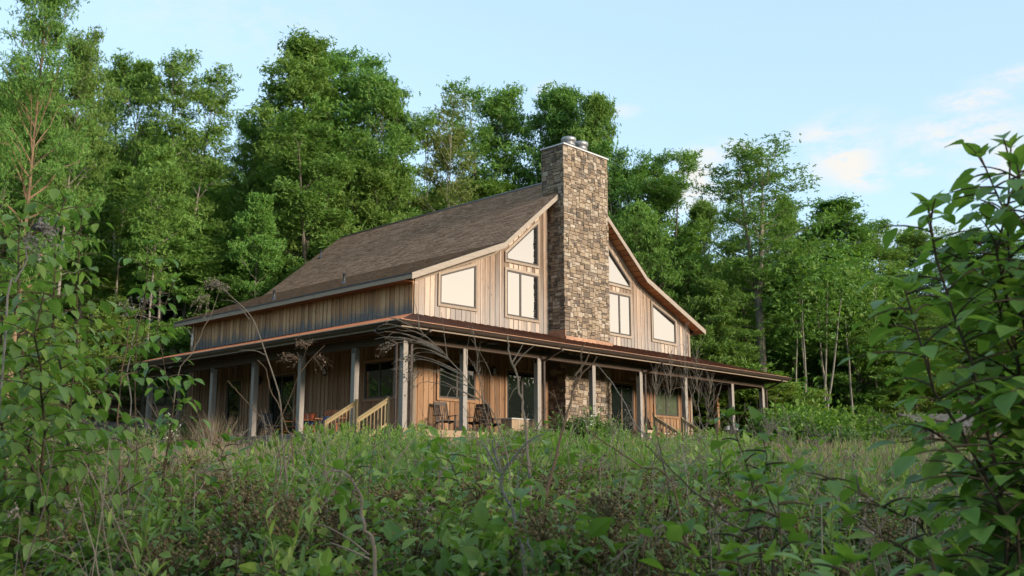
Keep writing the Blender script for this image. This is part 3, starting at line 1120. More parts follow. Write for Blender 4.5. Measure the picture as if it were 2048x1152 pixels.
# --- porch roof ------------------------------------------------------------
EU0, EU1, EV0, EV1 = -OV, PX1 + OV - .02, -OV, PY1 + OV - .05
pr = Arr()
th = 0.06
outer = [(EU0, EV0), (EU1, EV0), (EU1, EV1), (EU0, EV1)]
inner = [(U0 - .05, V0 - .05), (U1 + .05, V0 - .05), (U1 + .05, EV1), (U0 - .05, EV1)]
for k in (0, 1, 3):
    o0, o1, i0, i1 = outer[k], outer[(k + 1) % 4], inner[k], inner[(k + 1) % 4]
    V = [(*o0, PZ0), (*o1, PZ0), (*i1, PZ1), (*i0, PZ1), (*o0, PZ0 - th), (*o1, PZ0 - th), (*i1, PZ1 - th), (*i0, PZ1 - th)]
    pr.add(V, [(0, 1, 2, 3), (4, 7, 6, 5), (0, 4, 5, 1), (2, 6, 7, 3)])
    # standing seams
    ed = np.array(o1) - np.array(o0)
    L = np.linalg.norm(ed)
    ed /= L
    nrm = np.array([-ed[1], ed[0]])
    dep = abs((np.array(i0) - np.array(o0)) @ nrm)
    for s in np.arange(0.3, L, 0.42):
        p = np.array(o0) + ed * s
        a_, c_ = (np.array(i0) - np.array(o0)) @ ed, L - (np.array(i1) - np.array(o0)) @ ed
        f = min(1.0, s / a_ if a_ > 0 else 1, (L - s) / c_ if c_ > 0 else 1)
        if f < 0.1:
            continue
        q_ = p + nrm * dep * f
        pr.bar((*p, PZ0 + .012), (*q_, PZ0 + (PZ1 - PZ0) * f + .012), 0.022, 0.03)
proof = hb(pr, 'porch_roof', 'porch_metal')
ce = Arr()
for k in (0, 1, 3):
    o0, o1 = outer[k], outer[(k + 1) % 4]
    V = []
    cx_, cy_ = UC, 10
    g0 = [(o0[0] + (.02 if o0[0] > UC else -.02), o0[1] + (.02 if o0[1] > 10 else -.02)), (o1[0] + (.02 if o1[0] > UC else -.02), o1[1] + (.02 if o1[1] > 10 else -.02))]
    g1 = [(o0[0] - (.1 if o0[0] > UC else -.1), o0[1] - (.1 if o0[1] > 10 else -.1)), (o1[0] - (.1 if o1[0] > UC else -.1), o1[1] - (.1 if o1[1] > 10 else -.1))]
    dz = 0.045 if k == 3 else 0.02
    ce.add([(*g0[0], PZ0 + dz), (*g0[1], PZ0 + dz), (*g1[1], PZ0 + dz + .03), (*g1[0], PZ0 + dz + .03), (*g0[0], PZ0 - .03), (*g0[1], PZ0 - .03)],
           [(0, 1, 2, 3), (4, 5, 1, 0)])
hb(ce, 'copper_edge', 'copper', proof)
# gutters: an open channel with a rolled lip
gt = Arr()
GW = 0.13
for k in (0, 1, 3):
    (x0, y0), (x1, y1) = outer[k], outer[(k + 1) % 4]
    ox = (0, 1, 0, -1)[k] * 1.0
    oy = (-1, 0, 1, 0)[k] * 1.0
    ex, ey = (1, 0, -1, 0)[k] * (GW + .02), (0, 1, 0, -1)[k] * (GW + .02)
    A = np.array([x0 - ex, y0 - ey])
    B = np.array([x1 + ex, y1 + ey])
    nrm = np.array([ox, oy])
    prof = [(.022, -.035), (.022, -.15), (.07, -.16), (.10, -.12), (.115, -.08), (GW, -.055), (GW + .012, -.03), (GW + .004, -.012), (GW - .014, -.02), (GW - .02, -.05), (.03, -.13)]
    V = []
    for E_, sg in ((A, -1), (B, 1)):
        for o, z in prof:
            sh = (o - GW - .02) * sg
            t = np.array([ex, ey]) / (GW + .02)
            p = E_ + nrm * o + t * sh
            V.append((p[0], p[1], PZ0 + z))
    n = len(prof)
    gt.add(V, [(i_, i_ + 1, n + i_ + 1, n + i_) for i_ in range(n - 1)])
hb(gt, 'gutter', 'gutter_metal', proof)
fb = Arr()
for k in (0, 1, 3):
    (x0, y0), (x1, y1) = outer[k], outer[(k + 1) % 4]
    i_ = 0.03
    lo = (min(x0, x1) + i_, min(y0, y1) + i_)
    hi = (max(x0, x1) - i_, max(y0, y1) - i_)
    if k in (0, 2):
        yy = EV0 + i_ if k == 0 else EV1 - i_ - .03
        fb.box(lo[0], hi[0], yy, yy + .03, PZ0 - .225, PZ0 - .07)
    else:
        xx = EU1 - i_ - .03 if k == 1 else EU0 + i_
        fb.box(xx, xx + .03, lo[1] + .03, hi[1] - .03, PZ0 - .225, PZ0 - .07)
hb(fb, 'fascia', 'trim_wood', proof)
# sloping ceiling boards under the porch roof
pc = Arr()
for k in (0, 1, 3):
    o0, o1, i0, i1 = outer[k], outer[(k + 1) % 4], inner[k], inner[(k + 1) % 4]
    n = 12
    for a in range(n):
        f0, f1 = a / n + .004, (a + 1) / n - .004
        lp = lambda f, A_, B_: (A_[0] + (B_[0] - A_[0]) * f, A_[1] + (B_[1] - A_[1]) * f, PZ0 - .25 + (PZ1 - PZ0 - .35) * f)
        pc.add([lp(f0, o0, i0), lp(f0, o1, i1), lp(f1, o1, i1), lp(f1, o0, i0)], [(0, 3, 2, 1)])
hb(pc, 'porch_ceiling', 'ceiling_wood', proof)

# --- porch floor, skirt, posts, beams ---------------------------------------
fl = Arr()
for k in range(4):
    pass
nb = 19
for k in range(nb):                                # front strip boards run along u
    y0, y1 = -0.02 + k * (V0 + .02) / nb, -0.02 + (k + 1) * (V0 + .02) / nb - .008
    fl.box(-0.03, PX1 + .03, y0, y1, -.035, 0)
nb = 20
for k in range(nb):
    x0, x1 = -.02 + k * (U0 + .02) / nb, -.02 + (k + 1) * (U0 + .02) / nb - .008
    fl.box(x0, x1, V0 + .004, PY1, -.035, 0)
    fl.box(PX1 - x1, PX1 - x0, V0 + .004, PY1, -.035, 0)
hb(fl, 'porch_floor', 'deck_wood')
rim = Arr()
rim.box(-.02, PX1 + .02, -.05, -.022, -.24, -.005)
rim.box(PX1 - .0, PX1 + .03, -.02, PY1, -.24, -.037)
hb(rim, 'rim_board', 'deck_wood')
rim = Arr()
for z0, z1 in ((-.24, -.037), (-.46, -.25), (-.68, -.47), (-.9, -.69)):
    rim.box(-.045, -.02, -.02, PY1, z0, z1)
hb(rim, 'skirt_board', 'grey_boards')
sk = Arr()
stone_face(sk, lambda s, o, z: (s, 0.02 - o, z), 0.0, PX1, -1.15, -.25, 0.11, 0.1)
stone_face(sk, lambda s, o, z: (PX1 - .04 + o, s, z), 0.02, PY1, -1.15, -.25, 0.11, 0.1)
skirt = hb(sk, 'porch_skirt', 'ledge_stone')
skc = Arr()
skc.box(0.0, PX1 - .04, .021, .1, -1.15, -.25)
skc.box(PX1 - .1, PX1 - .041, .1, PY1, -1.15, -.25)
hb(skc, 'mortar_core', 'mortar', skirt)
FRONT_POSTS = (0.0, 2.86, 6.79, 10.12, 13.35, 16.78, 20.79, PX1 - .1)
SIDE_POSTS = (2.75, 6.0, 9.17, 12.3, 15.3, PY1 - .12)


def post(x, y, mat='post_wood'):
    a = Arr()
    a.box(x - .1, x + .1, y - .1, y + .1, 0.001, 2.9)
    o = hb(a, 'porch_post', mat)
    k = Arr()
    for dx, dy in ((-.105, 0), (.105, 0)):
        k.box(x + dx - .006, x + dx + .006, y - .06, y + .06, 2.72, 2.88)
    hb(k, 'post_bracket', 'black_metal', o)
    return o


for k, x in enumerate(FRONT_POSTS):
    post(x + .08 if k == 0 else x, 0.1, 'post_wood')
for y in SIDE_POSTS:
    post(.1, y)
    post(PX1 - .1, y, 'post_cedar')
bm = Arr()
bm.box(-.02, PX1 + .02, .0, .2, 2.901, 3.2)
bm.box(.0, .2, .204, PY1, 2.901, 3.2)
bm.box(PX1 - .2, PX1, .204, PY1, 2.901, 3.2)
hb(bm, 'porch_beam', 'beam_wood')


def downspout(pts):
    a = Arr()
    for p, q_ in zip(pts[:-1], pts[1:]):
        a.bar(p, q_, .085, .07, (0, 1, 0) if abs(p[2] - q_[2]) > .5 else (0, 0, 1))
    for p in pts[1:-1]:
        a.box(p[0] - .046, p[0] + .046, p[1] - .046, p[1] + .046, p[2] - .046, p[2] + .046)
    hb(a, 'downspout', 'gutter_metal', proof)


zg = PZ0 - .16
for x in (0.26, 6.97, 13.53, PX1 + .06):
    downspout([(x, -.98, zg), (x, -.98, zg - .1), (x, -.07, 2.82), (x, -.07, -.6)])
downspout([(-.98, .3, zg), (-.98, .3, zg - .1), (-.07, .3, 2.82), (-.07, .3, -.6)])
downspout([(-.98, 15.1, zg), (-.98, 15.1, zg - .1), (-.07, 15.1, 2.82), (-.07, 15.1, -.6)])


# --- steps with railings ------------------------------------------------------
def steps(P, s0, s1, run=1.25, n=4):
    """P(s,o,z): along the porch edge s, outward o"""
    st = Arr()
    for k in range(n):
        o0, o1 = run * k / n, run * (k + 1) / n + .03
        z = -FZ * (k + 1) / (n + 1) + .0
        for j_ in range(2):
            oa, ob = o0 + (o1 - o0) * j_ / 2, o0 + (o1 - o0) * (j_ + 1) / 2 - .01
            prism(st, P, rect(s0 + .12, s1 - .12, z - .04, z), oa + .05, ob + .05)
        prism(st, P, rect(s0 + .12, s1 - .12, z - .15, z - .041), o0 + .05, o0 + .075)
    o = hb(st, 'porch_steps', 'new_pine')
    for s in (s0, s1):
        r = Arr()
        a, c = A3(*P(s, .06, 1.02)), A3(*P(s, run + .1, 1.02 - FZ))
        r.bar(a, c, .09, .04)
        r.bar(a - A3(0, 0, .10), c - A3(0, 0, .10), .04, .09)
        r.bar(a - A3(0, 0, .86), c - A3(0, 0, .86), .04, .09)
        for o_, zt in ((.06, 1.07), (run + .1, 1.04 - FZ)):
            q_ = P(s, o_, 0)
            r.box(q_[0] - .045, q_[0] + .045, q_[1] - .045, q_[1] + .045, (-.3 if o_ < .5 else -FZ - .2), zt)
        for t in np.linspace(.1, .92, 8):
            p = a + (c - a) * t
            r.bar(p - A3(0, 0, .86), p - A3(0, 0, .08), .035, .035, (1, 0, 0))
        hb(r, 'railing', 'new_pine', o)


steps(lambda s, o, z: (-.04 - o, s, z), 0.65, 2.36)
steps(lambda s, o, z: (s, -.05 - o, z), 14.1, 16.2)


# ================================================================== THINGS ON THE PORCH (built in the house frame)
RZ = math.atan2(UX[1], UX[0])


def on_porch(name, u, v, rz, label, cat, group=None, z=0.0):
    o = empty(name, house_pt(u, v, z), RZ + rz)
    return tag(o, label, cat, group)


def rocking_chair(name, mat):
    """faces +y in its own frame"""
    r = empty(name)
    a = Arr()
    for k in range(6):
        a.box(-.26, .26, -.22 + k * .078, -.22 + k * .078 + .068, .40 + .012 * k, .42 + .012 * k)
    a.bar((-.26, -.22, .385), (-.26, .25, .45), .03, .05)
    a.bar((.26, -.22, .385), (.26, .25, .45), .03, .05)
    a.build('seat', mat, r)
    a = Arr()
    for x in (-.27, .27):
        a.bar((x, -.20, .38), (x, -.44, 1.16), .04, .045, (1, 0, 0))
    a.bar((-.27, -.225, .47), (.27, -.225, .47), .03, .06)
    a.bar((-.29, -.435, 1.13), (.29, -.435, 1.13), .03, .12)
    for x in np.linspace(-.2, .2, 6):
        a.bar((x, -.225, .47), (x, -.43, 1.10), .042, .014, (0, 1, .3))
    a.build('backrest', mat, r)
    for s in (-1, 1):
        a = Arr()
        a.bar((s * .31, -.33, .66), (s * .31, .30, .66), .09, .025)
        a.build('armrest', mat, r)
        for y, zt in ((.24, .655), (-.21, .40)):
            a = Arr()
            a.bar((s * .28, y, .055), (s * .28, y, zt), .042, .042, (1, 0, 0))
            a.build('leg', mat, r)
        a = Arr()
        ys_ = np.linspace(-.55, .42, 12)
        zs_ = .02 + .16 * (ys_ + .03) ** 2 * 1.6
        for k in range(11):
            a.bar((s * .28, ys_[k], zs_[k] + .01), (s * .28, ys_[k + 1], zs_[k + 1] + .01), .04, .05)
        a.build('rocker', mat, r)
    return r


GRC = 'rocking chairs on the porch'
ch = rocking_chair('rocking_chair', 'dark_chair_wood')
for k, (u, v, rz, lab) in enumerate(((3.7, 1.9, rad(168), 'dark slatted rocking chair facing out beside the corner posts'),
                                     (5.15, 1.75, rad(105), 'dark rocking chair turned sideways just left of the second front post'),
                                     (6.3, 2.0, rad(185), 'dark rocking chair behind dead stalks between second post and sliding door'),
                                     (16.9, 1.9, rad(190), 'dark rocking chair behind the front step railing under the curtained window'))):
    o = ch if k == 0 else copy_tree(ch)
    p = house_pt(u, v, .003)
    o.location = tuple(p)
    o.rotation_euler = (0, 0, RZ + rz)
    tag(o, lab, 'rocking chair', GRC)

# left porch: folding chair, two cushioned wooden benches, small table
def folding_chair():
    r = empty('sling_chair')
    a = Arr()
    a.bar((0, -.02, .43), (0, .45, .46), .5, .02)
    a.build('seat', 'black_metal', r)
    a = Arr()
    a.bar((0, -.04, .45), (0, -.22, 1.02), .5, .02, (0, 1, 0))
    a.build('backrest', 'black_metal', r)
    for s in (-1, 1):
        for p, q_ in (((s * .27, .42, 0), (s * .27, -.2, .66)), ((s * .27, -.3, 0), (s * .27, .4, .66))):
            a = Arr()
            a.bar(p, q_, .025, .03, (1, 0, 0))
            a.build('leg', 'black_metal', r)
        a = Arr()
        a.bar((s * .27, -.2, .67), (s * .27, .42, .67), .05, .025)
        a.build('armrest', 'black_metal', r)
    return r


o = folding_chair()
o.location = tuple(house_pt(1.35, 10.2, .003))
o.rotation_euler = (0, 0, RZ + rad(140))
tag(o, 'black sling chair at the left end of the porch seating', 'chair')


def slat_bench(wd, cush):
    r = empty('porch_bench')
    a = Arr()
    for k in range(6):
        a.box(-wd / 2, wd / 2, -.05 + k * .085, -.05 + k * .085 + .075, .40, .425)
    a.build('seat', 'red_chair_wood', r)
    a = Arr()
    n = int(wd / .1)
    for k in range(n + 1):
        x = -wd / 2 + wd * k / n
        a.bar((x, -.06, .42), (x, -.17, .92), .05, .018, (0, 1, .2))
    a.bar((-wd / 2 - .03, -.175, .94), (wd / 2 + .03, -.175, .94), .03, .07)
    a.build('backrest', 'red_chair_wood', r)
    for s in (-1, 1):
        for y in (-.02, .42):
            a = Arr()
            a.box(s * wd / 2 - .03, s * wd / 2 + .03, y - .03, y + .03, 0, .40)
            a.build('leg', 'red_chair_wood', r)
        a = Arr()
        a.bar((s * wd / 2, -.14, .64), (s * wd / 2, .44, .64), .08, .03)
        a.build('armrest', 'red_chair_wood', r)
    for x0, x1, z0, z1, m_ in cush:
        a = Arr()
        a.lathe([(0, 0), (.9, .05), (1, .5), (.9, .95), (0, 1)], 0, 0, 16)
        v = a.v[0]
        sx = np.sign(v[:, 0]) * np.abs(v[:, 0]) ** .5
        sy = np.sign(v[:, 1]) * np.abs(v[:, 1]) ** .5
        a.v[0] = np.stack([(x0 + x1) / 2 + sx * (x1 - x0) / 2, .0 + sy * .07 + (v[:, 2] * -.10), z0 + v[:, 2] * (z1 - z0)], 1)
        a.build('cushion', m_, r, True)
    return r


o = slat_bench(1.3, ((-.62, -.02, .64, .93, 'orange_cloth'), (0, .62, .64, .93, 'orange_cloth'), (-.62, .62, .43, .62, 'blue_cloth')))
o.location = tuple(house_pt(1.9, 8.35, .003))
o.rotation_euler = (0, 0, RZ + rad(90))
tag(o, 'wooden porch bench with orange and blue cushions', 'bench')
o = slat_bench(1.15, ((.3, .62, .45, .75, 'blue_cloth'),))
o.location = tuple(house_pt(1.7, 6.1, .003))
o.rotation_euler = (0, 0, RZ + rad(100))
tag(o, 'bare reddish slatted bench with one blue pillow', 'bench')
r = on_porch('low_table', .95, 9.2, 0.1, 'low dark table in front of the cushioned bench', 'table')
a = Arr()
for k in range(5):
    a.box(-.3, .3, -.45 + k * .18, -.45 + k * .18 + .17, .42, .45)
a.build('tabletop', 'dark_chair_wood', r)
for x in (-.26, .26):
    for y in (-.4, .4):
        a = Arr()
        a.box(x - .025, x + .025, y - .025, y + .025, 0, .42)
        a.build('leg', 'dark_chair_wood', r)
# storage box by the sliding door, stone bench, grill
r = on_porch('storage_box', 6.35, .75, 0.0, 'tan wooden box with a pale lid on the porch edge', 'box')
a = Arr()
for k in range(8):
    a.box(-.62 + k * .156, -.62 + (k + 1) * .156 - .006, -.3, .3, 0.001, .56)
a.build('box_body', 'deck_wood', r)
a = Arr()
a.box(-.68, .68, -.35, .35, .563, .61)
a.build('lid', 'concrete', r)
r = on_porch('stone_bench', 14.05, .55, .05, 'pale stone slab bench by the front steps', 'bench')
a = Arr()
a.lathe([(0, .34), (.97, .34), (1, .37), (1, .43), (.97, .46), (0, .46)], 0, 0, 24)
v = a.v[0]
a.v[0] = np.stack([np.sign(v[:, 0]) * np.abs(v[:, 0]) ** .45 * .62, np.sign(v[:, 1]) * np.abs(v[:, 1]) ** .45 * .25, v[:, 2]], 1)
a.build('slab', 'slab_stone', r)
for s in (-1, 1):
    a = Arr()
    a.add([(s * .55, -.18, 0), (s * .3, -.18, 0), (s * .3, .18, 0), (s * .55, .18, 0), (s * .5, -.2, .339), (s * .40, -.2, .339), (s * .40, .2, .339), (s * .5, .2, .339)],
          BOXF if s < 0 else [f[::-1] for f in BOXF])
    a.build('leg', 'slab_stone', r)
r = on_porch('barbecue_grill', 22.0, .95, rad(190), 'black barbecue grill under a pale cover between the right posts', 'grill')
a = Arr()
a.lathe([(.0, .98), (.18, .96), (.32, .88), (.36, .76), (.36, .74), (.0, .74)], 0, 0, 18)
a.v[0][:, 0] *= 1.35
a.build('lid', 'pale_cover', r, True)
a = Arr()
a.box(-.46, .46, -.3, .3, .55, .735)
a.build('firebox', 'black_metal', r)
for s in (-1, 1):
    a = Arr()
    a.box(s * .47 - (.4 if s < 0 else 0), s * .47 + (.4 if s > 0 else 0), -.24, .24, .68, .715)
    a.build('side_shelf', 'black_metal', r)
    for y in (-.25, .25):
        a = Arr()
        a.bar((s * .42, y, .08), (s * .42, y, .55), .04, .04, (1, 0, 0))
        a.build('leg', 'black_metal', r)
    a = Arr()
    n_ = 14
    ang = np.linspace(0, 2 * math.pi, n_ + 1)
    a.tube([(s * .47, -.25 + .075 * math.cos(t), .085 + .075 * math.sin(t)) for t in ang], .02, 6)
    a.build('wheel', 'black_metal', r)
a = Arr()
a.lathe([(.0, .1), (.14, .1), (.15, .14), (.15, .38), (.1, .44), (.04, .46), (.04, .5), (0, .5)], 0, 0, 14)
a.build('gas_bottle', 'white_metal', r, True)

# a bleached deer skull on the far corner of the upper wall
r = empty('deer_skull', house_pt(U0 - .1, 18.6, 5.0), RZ)
tag(r, 'white deer skull with antlers on the far upper wall', 'skull')
a = Arr()
a.bake(BERRY, [(-.08, 0, .02)], [(0, 0, -1)], [(-1, 0, 0)], [(.26, .11, .08)])
a.bake(BERRY, [(-.09, 0, -.2)], [(0, 0, -1)], [(-1, 0, 0)], [(.2, .06, .05)])
a.build('skull', 'bone', r)
for s in (-1, 1):
    a = Arr()
    a.tube([(-.08, s * .06, .2), (-.16, s * .18, .36), (-.2, s * .28, .52), (-.22, s * .26, .66)], [.025, .022, .016, .006], 5)
    a.tube([(-.2, s * .28, .5), (-.26, s * .33, .64)], [.016, .005], 4)
    a.tube([(-.16, s * .18, .36), (-.22, s * .14, .5)], [.016, .005], 4)
    a.build('antler', 'bone', r)

# ================================================================== LEFT YARD: retaining wall, bank, lumber, tarp
def wall_pt(u, v): return house_pt(u, v)


r = empty('retaining_wall', house_pt(-4, 22.3, -.75), RZ)
tag(r, 'grey block retaining wall holding back the tan earth bank', 'wall')
a = Arr()
for row in range(7):
    x = -9.0 - (row % 2) * .3
    while x < 34:
        wv = .58
        a.box(x + .008, x + wv, -.2 + rng.uniform(-.012, .012) + row * .03, .2 + row * .03, row * .28 - .1, row * .28 + .172)
        x += .6
a.build('wall_blocks', 'block_wall', r)
bk = Arr()
uu = np.linspace(-22, 40, 90)
vv = np.linspace(22.55, 25.3, 7)
UUU, VVV = np.meshgrid(uu, vv)
XY = HO[:2] + UUU[..., None] * UX[:2] + VVV[..., None] * UY[:2]
z_ = ground(XY[..., 0], XY[..., 1]) + .05 + rng.normal(0, .04, UUU.shape)
z_[0] = np.maximum(z_[0], HO[2] - .75 + 1.8)
z_[1] = np.maximum(z_[1], HO[2] - .75 + 2.0)
i, j = np.meshgrid(np.arange(6), np.arange(89), indexing='ij')
q = np.stack([i * 90 + j, i * 90 + j + 1, (i + 1) * 90 + j + 1, (i + 1) * 90 + j], -1).reshape(-1)
bk.add_many(np.concatenate([XY, z_[..., None]], -1).reshape(-1, 3), q, np.full(6 * 89, 4))
tag(bk.build('earth_bank', 'bank_earth', smooth=True), kind='structure')


def place(px, base_py, Y):
    p = at(px, base_py, Y)
    p[2] = float(ground(p[0], p[1]))
    return p


# covered stack beside the porch end
p = place(300, 860, 44)
r = empty('covered_stack', p, rad(30))
tag(r, 'stack of dark red boards under a crumpled blue grey tarp', 'tarp stack')
a = Arr()
for k in range(4):
    for j_ in range(3):
        a.box(-1.3 + rng.uniform(-.08, .08), 1.3 + rng.uniform(-.08, .08), -.45 + j_ * .3, -.17 + j_ * .3, .05 + k * .13, .16 + k * .13)
a.build('board', 'red_paint', r)
a = Arr()
nx_, ny_ = 26, 14
X_, Y_ = np.meshgrid(np.linspace(-1.25, 1.25, nx_), np.linspace(-.85, .85, ny_))
Z_ = .86 + .10 * np.sin(X_ * 3 + 1) * np.cos(Y_ * 4) - .55 * sstep(.5, .72, np.abs(Y_)) + rng.normal(0, .02, X_.shape)
i, j = np.meshgrid(np.arange(ny_ - 1), np.arange(nx_ - 1), indexing='ij')
q = np.stack([i * nx_ + j, i * nx_ + j + 1, (i + 1) * nx_ + j + 1, (i + 1) * nx_ + j], -1).reshape(-1)
Yc = np.where(np.abs(Y_) > .6, np.sign(Y_) * (.6 + (np.abs(Y_) - .6) * .3), Y_)
a.add_many(np.stack([X_, Yc, Z_], -1).reshape(-1, 3), q, np.full((ny_ - 1) * (nx_ - 1), 4))
a.build('tarp', 'tarp_blue', r, True)


def lumber_pile(px, py, Y, rz, n, label, L=3.6, z0=0):
    p_ = place(px, py, Y)
    r_ = empty('lumber_pile', p_ + A3(0, 0, z0), rz)
    tag(r_, label, 'lumber')
    a_ = Arr()
    for k in range(n):
        for j_ in range(5):
            e = rng.uniform(-.25, .25)
            a_.box(-L / 2 + e, L / 2 + e, -.7 + j_ * .28, -.44 + j_ * .28, .12 + k * .09, .19 + k * .09)
    a_.build('planks', 'lumber', r_)
    b_ = Arr()
    for x in (-L * .35, 0, L * .35):
        b_.box(x - .06, x + .06, -.7, .7, 0, .119)
    b_.build('bearer', 'grey_boards', r_)


lumber_pile(215, 775, 52, rad(20), 6, 'low stack of weathered planks on the bank at the forest edge')
lumber_pile(40, 845, 40, rad(-15), 9, 'tall stack of pale boards behind the left sapling', 4.2)
r = empty('utility_trailer', place(125, 850, 42), rad(25))
tag(r, 'black open utility trailer parked behind the left sapling', 'trailer')
a = Arr()
a.box(-1.6, 1.6, -.8, .8, .5, .58)
a.build('trailer_bed', 'black_metal', r)
a = Arr()
for y in (-.8, .8):
    for x in np.linspace(-1.6, 1.6, 6):
        a.box(x - .03, x + .03, y - .03, y + .03, .581, 1.15)
    a.box(-1.63, 1.63, y - .035, y + .035, 1.1, 1.16)
    a.bar((-1.6, y, .6), (0, y, 1.1), .03, .05)
    a.bar((1.6, y, .6), (0, y, 1.1), .03, .05)
a.build('side_rail', 'black_metal', r)
for s in (-1, 1):
    a = Arr()
    a.lathe([(.16, -.09), (.3, -.09), (.33, -.05), (.33, .05), (.3, .09), (.16, .09), (.16, -.09)], 0, 0, 20)
    v = a.v[0]
    a.v[0] = np.stack([v[:, 0], s * .95 + v[:, 2], .33 + v[:, 1]], 1)
    a.build('wheel', 'vent_pipe_black', r, True)
a = Arr()
a.bar((1.6, -.4, .52), (2.7, 0, .5), .07, .07)
a.bar((1.6, .4, .52), (2.7, 0, .5), .07, .07)
a.build('drawbar', 'black_metal', r)
for k, (px, py, Y) in enumerate(((75, 850, 37), (180, 800, 47))):
    p = place(px, py, Y)
    a = Arr()
    a.tube([p - A3(0, 0, .3), p + A3(.02, 0, .9), p + A3(.03, .02, 1.7)], [.1, .095, .09], 9, True)
    o = a.build('fence_post', 'pale_bark')
    tag(o, ('thick round timber post left of the black trailer', 'round timber post at the foot of the earth bank')[k], 'post')

# right yard: low woodshed half hidden by the right sapling
r = empty('wood_shed', place(1960, 905, 52), rad(8))
tag(r, 'low brown lean-to shed behind the right sapling', 'shed')
a = Arr()
for x in np.linspace(-3.4, 3.4, 24):
    a.add([(x - .15, -1.5, 1.35), (x + .15, -1.5, 1.35), (x + .15, 1.5, 2.15), (x - .15, 1.5, 2.15), (x, -1.5, 1.40), (x, 1.5, 2.2)], [(0, 4, 5, 3), (4, 1, 2, 5)])
a.build('roof', 'rusty_roof', r)
for x in (-3.2, 0, 3.2):
    for y in (-1.35, 1.35):
        a = Arr()
        a.box(x - .08, x + .08, y - .08, y + .08, -.3, 1.42 + (y + 1.35) * .26)
        a.build('post', 'grey_boards', r)
a = Arr()
for k in range(6):
    for c_ in range(34):
        rr = rng.uniform(.06, .1)
        x, z = -3.0 + c_ * .18 + rng.uniform(-.02, .02), .1 + k * .17
        a.tube([(x, -.9, z), (x, -.1, z)], rr, 7, True)
a.build('firewood', 'warm_bark', r)

# ================================================================== TREES
def prof_oval(t): return np.clip(np.sin(np.pi * np.clip(t * .86 + .14, 0, 1)) ** .7, .12, 1)
def prof_cone(t): return np.clip((1 - t) ** .75 * (.55 + .9 * t) * 1.25, .1, 1)
def prof_top(t): return np.clip((t + .25) ** .5 * (1.05 - t) ** .35 * 1.15, .15, 1)


def interp_path(path, t):
    s = np.linspace(0, 1, len(path))
    return np.array([np.interp(t, s, path[:, k]) for k in range(3)]).T


